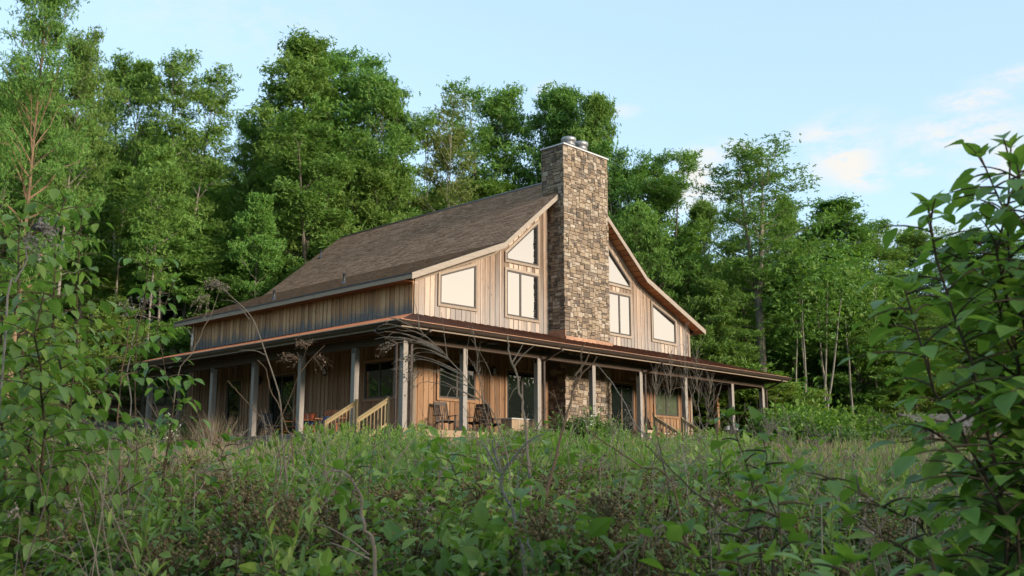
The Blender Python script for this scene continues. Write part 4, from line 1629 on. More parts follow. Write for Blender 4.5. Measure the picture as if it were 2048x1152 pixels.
def tree_mesh(key, H, cb, cr, prof, limbs=34, n_leaf=34, leaf=.26, tr=.2, forks=(), elev=(14, 72), leafmat='forest_leaf', bark='bark', clump=.66, dead=3, tmpl=CARD, flat=.5, sub=4):
    tk, cw = Arr(), Arr()
    n = 12
    zz = np.linspace(-.4, H * .985, n)
    wob = np.cumsum(rng.normal(0, .012 * H / 2, (n, 2)), 0) * .35
    wob -= wob[0]
    main = np.column_stack([wob, zz])
    stems = []
    if forks:
        fz = forks[0]
        k = len([z for z in zz if z < fz * H]) - 1
        base = main[:k + 1]
        tk.tube(base, np.linspace(tr * 1.15, tr * .8, k + 1), 8)
        for dx, dy, hs in forks[1:]:
            m = n - k
            t = np.linspace(0, 1, m)
            path = np.column_stack([base[-1, 0] + dx * t ** .8 + np.cumsum(rng.normal(0, .06, m)) * .6, base[-1, 1] + dy * t ** .8, base[-1, 2] + (H * hs - base[-1, 2]) * t])
            path[0] = base[-1]
            tk.tube(path, np.linspace(tr * .68, .02, m), 7)
            stems.append((path, base[-1, 2] / H, tr * .68))
    else:
        rr = tr * np.array([1.5, 1.05] + list(np.linspace(.98, .1, n - 2)))
        tk.tube(main, rr, 8)
        stems.append((main, 0, tr))
    cen, crad = [], []
    for i_ in range(limbs):
        path, f0, r0 = stems[i_ % len(stems)]
        top = path[-1, 2]
        t = cb + (.99 - cb) * ((i_ + rng.uniform(0, 1)) / limbs) ** .92
        z = t * H
        if z < path[0, 2] + .1:
            z = path[0, 2] + .1 + rng.uniform(0, .5)
        z = min(z, top - .05)
        p0 = np.array([np.interp(z, path[:, 2], path[:, k]) for k in range(3)])
        tp = np.clip((z / H - cb) / (1 - cb), 0, 1)
        L = cr * float(prof(tp)) * rng.choice((.62, .8, .95, 1.1, 1.3)) * rng.uniform(.88, 1.12) * (1 if len(stems) == 1 else .8)
        az = i_ * 2.399 + rng.normal(0, .35)
        el = rad(elev[0] + (elev[1] - elev[0]) * tp + rng.normal(0, 8))
        d = A3(math.cos(az) * math.cos(el), math.sin(az) * math.cos(el), math.sin(el))
        s = np.linspace(0, 1, 5)
        lp = p0 + d * (s * L)[:, None] + A3(0, 0, 1) * (.12 * L * s ** 2)[:, None] + gauss(5, .05 * L) * s[:, None]
        rl = max(.015, r0 * (1 - tp) * .34 + .02)
        tk.tube(lp, np.linspace(rl, .008, 5), 4)
        for q_ in (.5, .78, 1.0):
            cen.append(interp_path(lp, q_))
            crad.append(clump * (.75 + .1 * L))
        for k in range(sub):
            q_ = rng.uniform(.3, .92)
            sp = interp_path(lp, q_)
            a2 = az + rng.choice((-1, 1)) * rng.uniform(.5, 1.2)
            e2 = el * .5 + rad(rng.uniform(-8, 28))
            L2 = L * .42 * (1.25 - .6 * q_) + .25
            d2 = A3(math.cos(a2) * math.cos(e2), math.sin(a2) * math.cos(e2), math.sin(e2))
            s3 = np.linspace(0, 1, 3)
            p2 = sp + d2 * (s3 * L2)[:, None]
            tk.tube(p2, [rl * .45, .01, .006], 3)
            cen += [interp_path(p2, .62), p2[-1]]
            crad += [clump * .8, clump * .8]
    for k in range(dead):                       # bare lower twigs
        path, f0, r0 = stems[0]
        z = H * cb * rng.uniform(.45, .95)
        p0 = np.array([np.interp(z, main[:, 2], main[:, c_]) for c_ in range(3)]) if not forks or z < forks[0] * H else np.array([np.interp(z, path[:, 2], path[:, c_]) for c_ in range(3)])
        az, L = rng.uniform(0, 6.28), rng.uniform(.8, 2.2)
        d = A3(math.cos(az), math.sin(az), rng.uniform(.1, .7))
        s = np.linspace(0, 1, 4)
        tk.tube(p0 + d * (s * L)[:, None] + A3(0, 0, -.2) * (s ** 2 * L)[:, None] + gauss(4, .08) * s[:, None], [.035, .025, .015, .006], 4)
    cen, crad = np.array(cen), np.array(crad)
    keep = rng.uniform(0, 1, len(cen)) > .06
    cen, crad = cen[keep], crad[keep]
    dens = rng.uniform(.45, 1.5, len(cen))
    cnt = np.maximum(3, (n_leaf * dens).astype(int))
    idx = np.repeat(np.arange(len(cen)), cnt)
    N = len(idx)
    off = gauss(N) * crad[idx][:, None] * A3(1, 1, flat) * .62
    pos = cen[idx] + off
    ax = unit(off * A3(1, 1, .3) + gauss(N, .25) + A3(0, 0, -.18))
    nr = unit(gauss(N, .75) + A3(0, 0, .9) + off * .3)
    cw.bake(tmpl, pos, ax, nr, leaf * rng.uniform(.65, 1.3, N))
    allv = np.concatenate(cw.v)
    H_ = float(np.percentile(allv[:, 2], 99.7))
    cr_ = float(np.percentile(np.hypot(allv[:, 0], allv[:, 1]), 93))
    return tk.mesh(key + '_trunk', bark), cw.mesh(key + '_crown', leafmat), H_, cr_


KIND = {}


def kind(key, **kw):
    KIND[key] = tree_mesh(key, **kw)


kind('broad', H=24, cb=.34, cr=4.8, prof=prof_oval, limbs=46, n_leaf=35, tmpl=SPRAY, leaf=.28, tr=.24)
kind('dense', H=24, cb=.26, cr=4.8, prof=prof_oval, limbs=52, n_leaf=42, tmpl=SPRAY, leaf=.29, tr=.26)
kind('dome', H=24, cb=.34, cr=4.8, prof=prof_top, limbs=48, n_leaf=35, tmpl=SPRAY, leaf=.28, tr=.24, forks=(.45, (1.6, .3, .96), (-1.4, -.3, 1.0), (.1, 1.2, .93)))
kind('high', H=24, cb=.52, cr=4.6, prof=prof_top, limbs=44, n_leaf=35, tmpl=SPRAY, leaf=.28, tr=.2, bark='pale_bark', dead=7)
kind('highfork', H=24, cb=.5, cr=4.6, prof=prof_oval, limbs=46, n_leaf=34, tmpl=SPRAY, leaf=.28, tr=.2, bark='pale_bark', dead=7, forks=(.4, (1.3, .3, .97), (-1.2, -.2, 1.0)))
kind('poplar', H=25, cb=.34, cr=4.2, prof=prof_cone, limbs=50, n_leaf=35, tmpl=SPRAY, leaf=.27, tr=.22, elev=(20, 76))
kind('forked', H=24, cb=.48, cr=4.4, prof=prof_top, limbs=44, n_leaf=29, tmpl=SPRAY, leaf=.26, tr=.2, forks=(.32, (2.1, .3, .98), (-1.5, .2, 1.0)), bark='pale_bark')
kind('lacy', H=24, cb=.4, cr=4.2, prof=prof_top, limbs=44, n_leaf=24, tmpl=SPRAY, leaf=.27, tr=.2, bark='pale_bark', dead=8, forks=(.5, (1.2, .2, 1.0), (-1.1, .4, .95)))
kind('multi', H=22, cb=.40, cr=4.2, prof=prof_top, limbs=46, n_leaf=18, tmpl=SPRAY, leaf=.24, tr=.2, forks=(.2, (1.7, .2, .95), (-1.4, .6, 1.0), (.3, -1.0, .9)), bark='pale_bark', leafmat='pale_tree_leaf', dead=6)
kind('tallbare', H=26, cb=.5, cr=4.8, prof=prof_top, limbs=50, n_leaf=17, tmpl=SPRAY, leaf=.27, tr=.3, bark='pale_bark', dead=9, elev=(20, 58), forks=(.55, (.9, .1, 1.0), (-.9, .3, .97)))
kind('slim', H=22, cb=.55, cr=2.8, prof=prof_oval, limbs=28, n_leaf=31, tmpl=SPRAY, leaf=.29, tr=.13, dead=5, bark='pale_bark')
kind('warm', H=25, cb=.3, cr=4.8, prof=prof_oval, limbs=50, n_leaf=35, tmpl=SPRAY, leaf=.24, tr=.22, bark='warm_bark')
kind('young', H=8, cb=.12, cr=2.4, prof=prof_oval, limbs=26, n_leaf=24, leaf=.26, tr=.07, leafmat='understory_leaf', clump=.5, dead=1, flat=.3, tmpl=SPRAY)
kind('youngb', H=7, cb=.1, cr=2.8, prof=prof_top, limbs=26, n_leaf=22, leaf=.26, tr=.06, leafmat='understory_leaf', clump=.55, dead=1, flat=.22, tmpl=SPRAY, elev=(5, 45))


def plant_tree(k, px, top_py, Y, wpx, label, cat='tree', name='forest_tree', group=None, lean=0.0, rz=None):
    tk, cw, H, cr = KIND[k]
    while True:                                   # keep every trunk clear of the house
        p = place(px, 800, Y)
        u_, v_ = to_uv(p[0], p[1])
        if not (-3.5 < u_ < 26.5 and -3 < v_ < 23.5):
            break
        Y += .5
    ztop = at(px, top_py, Y)[2]
    hh = max(3.0, ztop - p[2])
    sz = hh / H
    sx = 1.08 * wpx / 2 * Y / FPX / cr
    r = empty(name, p, rng.uniform(0, 6.28) if rz is None else rz)
    r.scale = (sx, sx, sz)
    if lean:
        r.rotation_euler = (0, lean, 0)
    tag(r, label, cat, group)
    for nm, me in (('trunk', tk), ('crown', cw)):
        o = bpy.data.objects.new(nm, me)
        C.objects.link(o)
        o.parent = r
    return r


G = 'tall trees behind the house'
HERO = [
    ('warm', 15, -70, 40, 215, 'olive green tree cut by the top left corner, warm lit trunk'),
    ('high', 95, 60, 52, 130, 'tree with ragged right edge just behind the top left corner tree'),
    ('highfork', 210, 122, 62, 175, 'dark rounded tree right of the top left corner tree'),
    ('forked', 335, 112, 60, 165, 'fork-trunked tree with two light green lobes'),
    ('high', 480, 225, 68, 125, 'tree forming the left shoulder of the tallest clump'),
    ('poplar', 575, 80, 64, 190, 'tallest pointed tree left of the house ridge'),
    ('dome', 668, 100, 66, 190, 'broad tall tree right of the tallest pointed tree'),
    ('dome', 755, 155, 64, 150, 'tree sloping down on the right of the tallest clump'),
    ('dome', 610, 250, 57, 210, 'sunlit full tree in front of the tallest clump'),
    ('dense', 740, 320, 57, 200, 'sunlit yellow green tree touching the roof ridge'),
    ('multi', 880, 215, 66, 150, 'thin tree with several bare pale stems above the ridge'),
    ('lacy', 960, 185, 72, 160, 'lacy tree between the pale stemmed tree and the chimney'),
    ('forked', 1035, 178, 72, 150, 'open crowned tree just left of the chimney top'),
    ('poplar', 1140, 180, 70, 140, 'upright tree directly behind the chimney pots'),
    ('poplar', 1200, 196, 68, 120, 'spire shaped tree at the right of the chimney pots'),
    ('dome', 1245, 300, 64, 130, 'full green tree against the right side of the chimney'),
    ('dome', 1338, 308, 66, 165, 'dark round headed tree over the right roof slope'),
    ('broad', 1290, 410, 60, 150, 'lower leafy tree over the right roof slope'),
    ('broad', 1420, 402, 70, 130, 'tree in the dip left of the tall bare trunked tree'),
    ('tallbare', 1530, 292, 60, 185, 'tall airy tree with bare pale trunk right of the house'),
    ('slim', 1590, 400, 68, 90, 'slim tree close behind the tall bare trunked tree'),
    ('poplar', 1690, 402, 70, 160, 'conical tree with straight pale trunk right of the tall airy tree'),
    ('broad', 1630, 470, 76, 130, 'tree filling the gap beside the conical tree'),
    ('dome', 1778, 455, 78, 140, 'rounded tree top left of the right sapling'),
    ('broad', 1850, 460, 80, 140, 'rounded tree top touching the right sapling'),
    ('dense', 1940, 470, 78, 160, 'tree behind the upper leaves of the right sapling'),
    ('dense', 2040, 465, 76, 160, 'tree behind the right sapling at the picture edge'),
    ('slim', 505, 390, 55, 95, 'short leafy tree with pale trunk left of the roof end'),
    ('slim', 285, 300, 50, 120, 'slim pale trunk tree above the left yard'),
    ('dense', 1445, 560, 58, 130, 'bushy tree left of the tall bare trunk'),
    ('slim', 1618, 520, 60, 110, 'slim mid height tree right of the tall bare trunk'),
    ('dense', 1720, 600, 60, 170, 'low tree beneath the conical tree'),
    ('dense', 1830, 610, 64, 190, 'low tree left of the right sapling'),
    ('broad', 1385, 520, 62, 150, 'leafy tree just beyond the right roof corner'),
]
for h in HERO:
    plant_tree(*h, group=G)
SKYX = [-400, 0, 100, 140, 215, 300, 400, 430, 450, 500, 575, 690, 780, 830, 900, 1000, 1090, 1180, 1240, 1275, 1340, 1390, 1440, 1525, 1600, 1640, 1690, 1760, 1850, 2048, 2400]
SKYY = [20, 0, 90, 200, 130, 120, 150, 270, 260, 180, 95, 110, 190, 280, 215, 190, 210, 195, 270, 350, 320, 420, 410, 320, 400, 470, 415, 480, 480, 480, 480]
GF = 'forest trees filling the slope'
row = 0
for Y, x0, x1, step, lo, hi, ks in ((70, 60, 1300, 66, 150, 270, ('slim', 'dome', 'poplar', 'slim')), (84, -40, 2150, 74, 135, 210, ('dense', 'dome', 'broad')), (100, 0, 2150, 95, 130, 190, ('dense', 'broad')),
                                    (59, 170, 520, 44, 190, 330, ('slim',)), (108, -60, 2150, 80, 260, 330, ('dense',)), (92, -60, 900, 62, 300, 380, ('dense',)), (76, 150, 700, 48, 240, 330, ('slim',)), (66, 1390, 2100, 52, 130, 260, ('slim', 'slim', 'broad')), (74, 1400, 2120, 70, 60, 160, ('dome', 'dense'))):
    for n_, px in enumerate(np.arange(x0, x1, step)):
        px = px + rng.uniform(-.35, .35) * step
        yy = Y + rng.uniform(-3, 3)
        u_, v_ = to_uv(*(at(px, 800, yy)[:2]))
        top = np.interp(px, SKYX, SKYY) + rng.uniform(lo, hi)
        if 1440 < px < 1610:                      # keep the sky open round the tall airy tree
            top = max(top, 500 + rng.uniform(0, 60))
        kk = ks[n_ % len(ks)]
        plant_tree(kk, px, top, yy, rng.uniform(105, 150) if kk == 'slim' else rng.uniform(150, 215), 'green tree packed among others in the wooded slope', group=GF)
GU = 'young trees at the forest edge'
for k, (kk, px, py, Y, wd, lab) in enumerate((
        ('young', 215, 600, 47, 150, 'young leafy tree above the plank stack'), ('young', 640, 425, 60, 120, 'young tree peeping over the roof end'), ('young', 330, 640, 54, 110, 'young tree in shade beyond the porch end'),
        ('youngb', 1480, 735, 50, 210, 'bright green young tree seen under the porch roof'), ('young', 1560, 770, 52, 140, 'bright young tree right of the end porch post'),
        ('youngb', 1740, 690, 60, 160, 'spreading young tree in the right woods'),
        ('young', 1830, 720, 62, 150, 'young tree left of the right sapling at the wood edge'), ('young', 100, 640, 46, 170, 'young tree hidden behind the left sapling'),
        ('youngb', 1420, 600, 58, 130, 'young tree hugging the right roof corner'), ('young', 20, 560, 44, 170, 'young tree at the left picture edge behind the sapling'), ('youngb', 1410, 690, 49, 150, 'young tree under the right end of the gable'))):
    plant_tree(kk, px, py, Y, wd, lab, 'tree', 'young_tree', GU)

# thin pale stems standing in the right woods
ts = Arr()
GS = 'thin pale stems in the right woods'
for k, (px, Y, lean) in enumerate(((1608, 57, .02), (1622, 58, -.01), (1636, 57, .12), (1650, 58, .03), (1664, 58.5, -.02), (1594, 58, .02), (1706, 58, 0), (1752, 60, .05))):
    p = place(px, 870, Y)
    a = Arr()
    L = rng.uniform(8, 11)
    s = np.linspace(0, 1, 7)
    path = p + np.column_stack([lean * L * s * 1.5 + np.cumsum(rng.normal(0, .05, 7)), np.cumsum(rng.normal(0, .05, 7)), L * s - .3])
    a.tube(path, np.linspace(.085, .03, 7), 6)
    r = empty('thin_tree', p)
    tag(r, 'thin bare stemmed tree standing among others right of the porch', 'tree', GS)
    a.v = [v - p for v in a.v]
    a.build('trunk', 'pale_bark', r)
    cr_ = Arr()
    N = 260
    pos = path[-1] - p + gauss(N) * A3(1.1, 1.1, 1.2)
    cr_.bake(SPRAY, pos, unit(gauss(N) + A3(0, 0, -.2)), unit(gauss(N, .5) + A3(0, 0, 1)), .34 * rng.uniform(.7, 1.2, N))
    cr_.build('crown', 'forest_leaf', r)

# undergrowth on the forest floor (nobody could count it)
N = 16000
u_ = rng.uniform(-45, 95, N * 3)
v_ = rng.uniform(-6, 85, N * 3)
ok = ((v_ > 26) | (u_ > 33)) & (v_ > -2)
u_, v_ = u_[ok][:N], v_[ok][:N]
XY = HO[:2] + u_[:, None] * UX[:2] + v_[:, None] * UY[:2]
cl_ = np.sin(XY[:, 0] * .7 + 2) * np.cos(XY[:, 1] * .6) + rng.normal(0, .3, len(XY))
z_ = ground(XY[:, 0], XY[:, 1]) + rng.uniform(.05, 1, len(XY)) ** 1.5 * (.9 + .8 * np.clip(cl_, -.5, 1))
ug = Arr()
ug.bake(SPRAY, np.column_stack([XY, z_]), unit(gauss(len(XY)) + A3(0, 0, .1)), unit(gauss(len(XY), .5) + A3(0, 0, 1)), .5 * rng.uniform(.6, 1.3, len(XY)))
tag(ug.build('undergrowth', 'bush_leaf'), kind='stuff')


# ================================================================== BUSHES
def bush_mesh(key, h, r, n_st=14, n_leaf=36, leaf=.1, mat='bush_leaf', tmpl=CARD, bark='twig_bark', berries=None, cl=.16):
    tk, fo = Arr(), Arr()
    cen = []
    for k in range(n_st):
        az = k * 2.4 + rng.normal(0, .3)
        rr = r * math.sqrt((k + .5) / n_st) * rng.uniform(.8, 1.1)
        hh = h * (1 - .45 * (rr / r) ** 2) * rng.uniform(.85, 1.1)
        s = np.linspace(0, 1, 6)
        b0 = A3(math.cos(az), math.sin(az), 0) * rr * .15
        path = b0 + np.column_stack([math.cos(az) * rr * s ** 1.3, math.sin(az) * rr * s ** 1.3, hh * s - .05]) + gauss(6, .03 * h) * s[:, None]
        tk.tube(path, np.linspace(.012, .003, 6) * (1 + h * .3), 4)
        for q_ in np.linspace(.3, 1, 7):
            cen.append(interp_path(path, q_) + gauss(1, cl * .6)[0])
            sd_ = unit(gauss(1)[0] * A3(1, 1, .4)) * cl * 1.4
            cen.append(interp_path(path, q_) + sd_)
    cen = np.array(cen)
    cnt = np.maximum(2, (n_leaf * rng.uniform(.5, 1.5, len(cen))).astype(int))
    idx = np.repeat(np.arange(len(cen)), cnt)
    N = len(idx)
    off = gauss(N) * cl * A3(1, 1, .7)
    pos = cen[idx] + off
    pos[:, 2] = np.maximum(pos[:, 2], .02)
    fo.bake(tmpl, pos, unit(off + gauss(N, cl * .5) + A3(0, 0, -.02)), unit(gauss(N, .5) + A3(0, 0, 1)), leaf * rng.uniform(.6, 1.25, N))
    be = None
    if berries:
        be = Arr()
        top = cen[cen[:, 2] > h * .45]
        sel = top[rng.choice(len(top), min(berries, len(top)), replace=False)]
        sel = sel + unit(sel * A3(1, 1, .3)) * .07 + A3(0, 0, .09)
        for c_ in sel:
            n_ = int(rng.integers(45, 100))
            e = gauss(n_) * A3(.06, .06, .035) * rng.uniform(.8, 1.4)
            be.bake(BERRY, c_ + e, unit(gauss(n_)), unit(gauss(n_)), rng.uniform(.007, .0125, n_))
            for j_ in range(0, n_, 2):
                be.tube([c_ - A3(0, 0, .07), c_ + e[j_]], .0016, 3)
    return tk.mesh(key + '_stems', bark), fo.mesh(key + '_foliage', mat), be.mesh(key + '_seeds', 'seed_brown') if be else None


BUSH = {}
BUSH['round'] = bush_mesh('round', 1.2, .8, 16, 40, .11)
BUSH['bright'] = bush_mesh('bright', 1.6, 1.3, 18, 34, .17, 'understory_leaf', cl=.24)
BUSH['loose'] = bush_mesh('loose', 1.5, 1.1, 16, 22, .15, 'bush_leaf', cl=.24)


def put(kd, p, s, label, cat, name='bush', group=None, parts=('stems', 'foliage', 'seed_heads'), table=None, sz=None):
    p = tuple(float(c_) for c_ in p)
    r = empty(name, p, rng.uniform(0, 6.28))
    r.scale = (s, s, sz or s)
    tag(r, label, cat, group)
    for nm, me in zip(parts, (table or BUSH)[kd]):
        if me is not None:
            o = bpy.data.objects.new(nm, me)
            C.objects.link(o)
            o.parent = r
    return r


for kd, px, Y, s, lab in (('round', 1170, 37.3, 1.15, 'round green bush against the front of the stone chimney base'), ('round', 1040, 34.5, .62, 'low dark bush beside the pale lidded box'),
                          ('round', 1215, 38, .9, 'smaller bush right of the chimney bush'), ('bright', 1425, 41, .6, 'bright green bush right of the front steps'), ('round', 1415, 40.5, .6, 'small bush right of the foot of the front steps'),
                          ('bright', 1590, 46, 1.25, 'spreading bush just past the right porch corner'), ('bright', 1640, 48, 1.3, 'loose green bush on the right lawn edge'), ('bright', 1700, 49, 1.2, 'bush at the middle of the right wood edge'),
                          ('bright', 1560, 51, 1.5, 'tall bright bush behind the right porch corner'), ('bright', 1760, 50, 1.25, 'bush left of the brown lean-to shed'), ('loose', 1820, 52, 1.2, 'bush beside the end of the lean-to shed'),
                          ('loose', 1680, 44, .8, 'low bush out on the right slope'), ('round', 1500, 42.5, .55, 'small bush under the porch edge by the grill'), ('bright', 1475, 56, 2.3, 'tall bright bush seen between the right porch posts'), ('bright', 1515, 58, 2.6, 'bright leafy bush behind the right corner post'), ('bright', 1425, 62, 2.4, 'bright bush glimpsed past the rear right post'), ('loose', 350, 42, .8, 'bush at the far left end of the porch'),
                          ('loose', 270, 38, .6, 'bush in front of the blue grey tarp'), ('loose', 120, 36, .7, 'bush below the black trailer')):
    p = at(px, 900, Y)
    u_, v_ = to_uv(p[0], p[1])
    if -.3 < u_ < 25.3 and v_ > -.9 * s - .1:
        p[:2] += UY[:2] * (-.9 * s - .2 - v_)
    p[2] = float(ground(p[0], p[1])) - .03
    put(kd, p, s, lab, 'bush', group='bushes around the house')
# dry ornamental grass by the left porch, orange lilies and white flowers
for k, (px, Y, n_, hh) in enumerate(((430, 38.5, 420, 1.7), (395, 40.5, 300, 1.4))):
    p = place(px, 880, Y)
    a = Arr()
    base = gauss(n_, .18) * A3(1, 1, 0)
    d = unit(base * 1.1 + gauss(n_, .22) + A3(0, 0, 1.1))
    a.bake(BLADE, base, d, unit(base + gauss(n_, .1) + A3(0, 0, .05)), np.column_stack([hh * rng.uniform(.5, 1.1, n_), np.full(n_, .018), hh * rng.uniform(.3, .9, n_)]))
    o = a.build('grass_clump', 'straw', loc=p)
    tag(o, ('tall dry tan grass clump in front of the left porch', 'smaller dry grass clump at the porch end')[k], 'grass clump')
for k, (px, Y) in enumerate(((533, 26.5), (560, 27.2), (1145, 30.5))):
    p = place(px, 880, Y)
    r = empty('daylily', p)
    tag(r, ('orange daylily left of its twin below the porch', 'orange daylily nearer the porch steps', 'single orange flower below the chimney')[k], 'flower', 'orange daylilies')
    a = Arr()
    n_ = 60
    base = gauss(n_, .06) * A3(1, 1, 0)
    hh = .55 if k < 2 else .4
    a.bake(BLADE, base, unit(base * 4 + gauss(n_, .2) + A3(0, 0, 1)), unit(base + gauss(n_, .1)), np.column_stack([hh * rng.uniform(.6, 1.2, n_), np.full(n_, .03), hh * rng.uniform(.4, 1, n_)]))
    a.build('leaves', 'weed_leaf', r)
    f = Arr()
    for j_ in range(5 if k < 2 else 2):
        c_ = A3(rng.uniform(-.25, .25), rng.uniform(-.2, .2), hh * rng.uniform(1.0, 1.3))
        f.bake(OVATE, np.repeat([c_], 6, 0), [(math.cos(t), math.sin(t), .35) for t in np.arange(6) * 1.047], [(0, 0, 1)], .075)
    f.build('blossom', 'orange_petal', r)
for k, (px, py, Y, s) in enumerate(((1181, 850, 36.2, .3), (1345, 880, 38.6, .25), (1392, 880, 39, .2), (1490, 893, 40.5, .2), (340, 860, 36, .5))):
    p = at(px, py, Y)
    gz_ = float(ground(p[0], p[1]))
    r = empty('white_flower', (p[0], p[1], gz_))
    tag(r, ('white flower spike in front of the chimney bush', 'white flowers at the foot of the front steps', 'white flowers right of the front steps', 'white flowers below the barbecue grill', 'white flowers by the left porch end')[k], 'flower', 'white garden flowers')
    st, f = Arr(), Arr()
    n_ = 34
    pos = gauss(n_) * A3(s * .4, s * .4, s * .7) + A3(0, 0, max(p[2] - gz_, .35))
    f.bake(ROUND, pos, unit(gauss(n_)), unit(gauss(n_) + A3(0, -1, .5)), .07)
    for q_ in pos[::3]:
        st.tube([(q_[0] * .3, q_[1] * .3, 0), q_], .006, 3)
    st.build('stem', 'weed_leaf', r)
    f.build('petals', 'white_petal', r)


# ================================================================== FOREGROUND MEADOW
def sample_meadow(n, y0, y1, halfw=.62):
    Y = np.exp(rng.uniform(math.log(y0), math.log(y1), n))
    X = Y * rng.uniform(-halfw, halfw, n)
    u_, v_ = to_uv(X, Y)
    ok_ = ~((u_ > -.12) & (v_ > -.12) & (u_ < 24) & (v_ < 22.4)) & ~((u_ > -1.4) & (u_ < 0) & (v_ > .5) & (v_ < 2.5)) & ~((v_ > -1.5) & (v_ < 0) & (u_ > 14) & (u_ < 16.4)) & (v_ < 22)
    X, Y = X[ok_], Y[ok_]
    return np.column_stack([X, Y, ground(X, Y)])


P = sample_meadow(62000, 5.0, 46)
pat = np.sin(P[:, 0] * .55 + 1) * np.cos(P[:, 1] * .4) + .5 * np.sin(P[:, 0] * 1.7 + P[:, 1] * 1.1)
keep = rng.uniform(-1.2, 1.3, len(P)) < pat + .55
P, pat = P[keep], pat[keep]
n_ = len(P)
ud, vd = to_uv(P[:, 0], P[:, 1])
near = np.clip(np.maximum(np.maximum(-ud, -vd), 0) / 14, .3, 1)         # shorter towards the house
left_low = np.where((P[:, 0] < -.19 * P[:, 1]) & (P[:, 1] > 14), .6, 1.0)
hh = rng.uniform(.14, .55, n_) * (.75 + .35 * np.clip(pat, -.5, 1)) * near * left_low
d = unit(gauss(n_, .3) * A3(1, 1, 0) + A3(0, 0, 1))
wd = .004 + .0006 * P[:, 1]
ga = Arr()
ga.bake(BLADE, P, d, unit(gauss(n_) * A3(1, 1, .1)), np.column_stack([hh, wd, hh * rng.uniform(.3, 1.2, n_)]))
tag(ga.build('grass', 'grass_blade'), kind='stuff')
P = sample_meadow(20000, 6.0, 40)
n_ = len(P)
ud, vd = to_uv(P[:, 0], P[:, 1])
near = np.clip(np.maximum(np.maximum(-ud, -vd), 0) / 14, .35, 1)
ga = Arr()
hh = rng.uniform(.2, .75, n_) * near
ga.bake(BLADE, P, unit(gauss(n_, .4) * A3(1, 1, 0) + A3(0, 0, 1)), unit(gauss(n_) * A3(1, 1, .1)), np.column_stack([hh, .003 + .0004 * P[:, 1], hh * rng.uniform(.1, 1.0, n_)]))
tag(ga.build('dry_grass', 'straw'), kind='stuff')


def weeds(n, y0, y1, h0, h1, leaf, name, mat, halfw=.6, tmpl=LANCE, per=18, up=.35):
    P_ = sample_meadow(n, y0, y1, halfw)
    st, lf = Arr(), Arr()
    for p in P_:
        uu_, vv_ = to_uv(p[0], p[1])
        h = rng.uniform(h0, h1) * float(np.clip(max(-uu_, -vv_, 0) / 14, .4, 1))
        if p[0] < -.19 * p[1] and p[1] > 14:
            h *= .5
        lean = gauss(1, .12)[0] * A3(1, 1, 0)
        s = np.linspace(0, 1, 5)
        path = p + A3(0, 0, -.02) + lean * (s ** 1.5 * h)[:, None] + A3(0, 0, h) * s[:, None]
        st.tube(path, [.006, .005, .004, .003, .0015], 3)
        m = int(per * rng.uniform(.7, 1.2))
        t = rng.uniform(.15, 1, m) ** .8
        pos = interp_path(path, t)
        az = np.arange(m) * 2.4 + rng.uniform(0, 6)
        e = up + t * .9 + rng.normal(0, .2, m)
        ax = np.column_stack([np.cos(az) * np.cos(e), np.sin(az) * np.cos(e), np.sin(e)])
        lf.bake(tmpl, pos, ax, unit(A3(0, 0, 1) - ax * .3), leaf * rng.uniform(.6, 1.2, m) * (1.25 - .6 * t))
    lf.add_many(np.concatenate(st.v), np.concatenate(st.l), np.concatenate(st.t))
    tag(lf.build(name, mat, smooth=True), kind='stuff')


weeds(620, 5.5, 15, .45, .95, .14, 'weeds', 'weed_leaf')
weeds(900, 12, 33, .3, .7, .14, 'weeds', 'weed_leaf')
weeds(260, 6, 22, .3, .6, .13, 'broadleaf_weeds', 'light_leaf', tmpl=ROUND, per=9, up=.25)
def weed_patch(n, px0, px1, y0, y1, h0, h1, mat, tmpl, leaf, per, name):
    st, lf = Arr(), Arr()
    for _ in range(n):
        p = place(rng.uniform(px0, px1), 940, rng.uniform(y0, y1))
        uu_, vv_ = to_uv(p[0], p[1])
        if uu_ > -1.3 and vv_ > -.5:
            continue
        h = rng.uniform(h0, h1)
        s = np.linspace(0, 1, 5)
        path = p + gauss(1, .1)[0] * A3(1, 1, 0) * (s ** 1.5 * h)[:, None] * 1.5 + A3(0, 0, h) * s[:, None]
        st.tube(path, [.008, .007, .005, .004, .002], 3)
        m = int(per * rng.uniform(.7, 1.3))
        t = rng.uniform(.1, 1, m) ** .7
        az = np.arange(m) * 2.4 + rng.uniform(0, 6)
        e = .3 + t * .9 + rng.normal(0, .2, m)
        ax = np.column_stack([np.cos(az) * np.cos(e), np.sin(az) * np.cos(e), np.sin(e)])
        lf.bake(tmpl, interp_path(path, t), ax, unit(A3(0, 0, 1) - ax * .3), leaf * rng.uniform(.6, 1.3, m) * (1.25 - .5 * t))
    lf.add_many(np.concatenate(st.v), np.concatenate(st.l), np.concatenate(st.t))
    tag(lf.build(name, mat, smooth=True), kind='stuff')


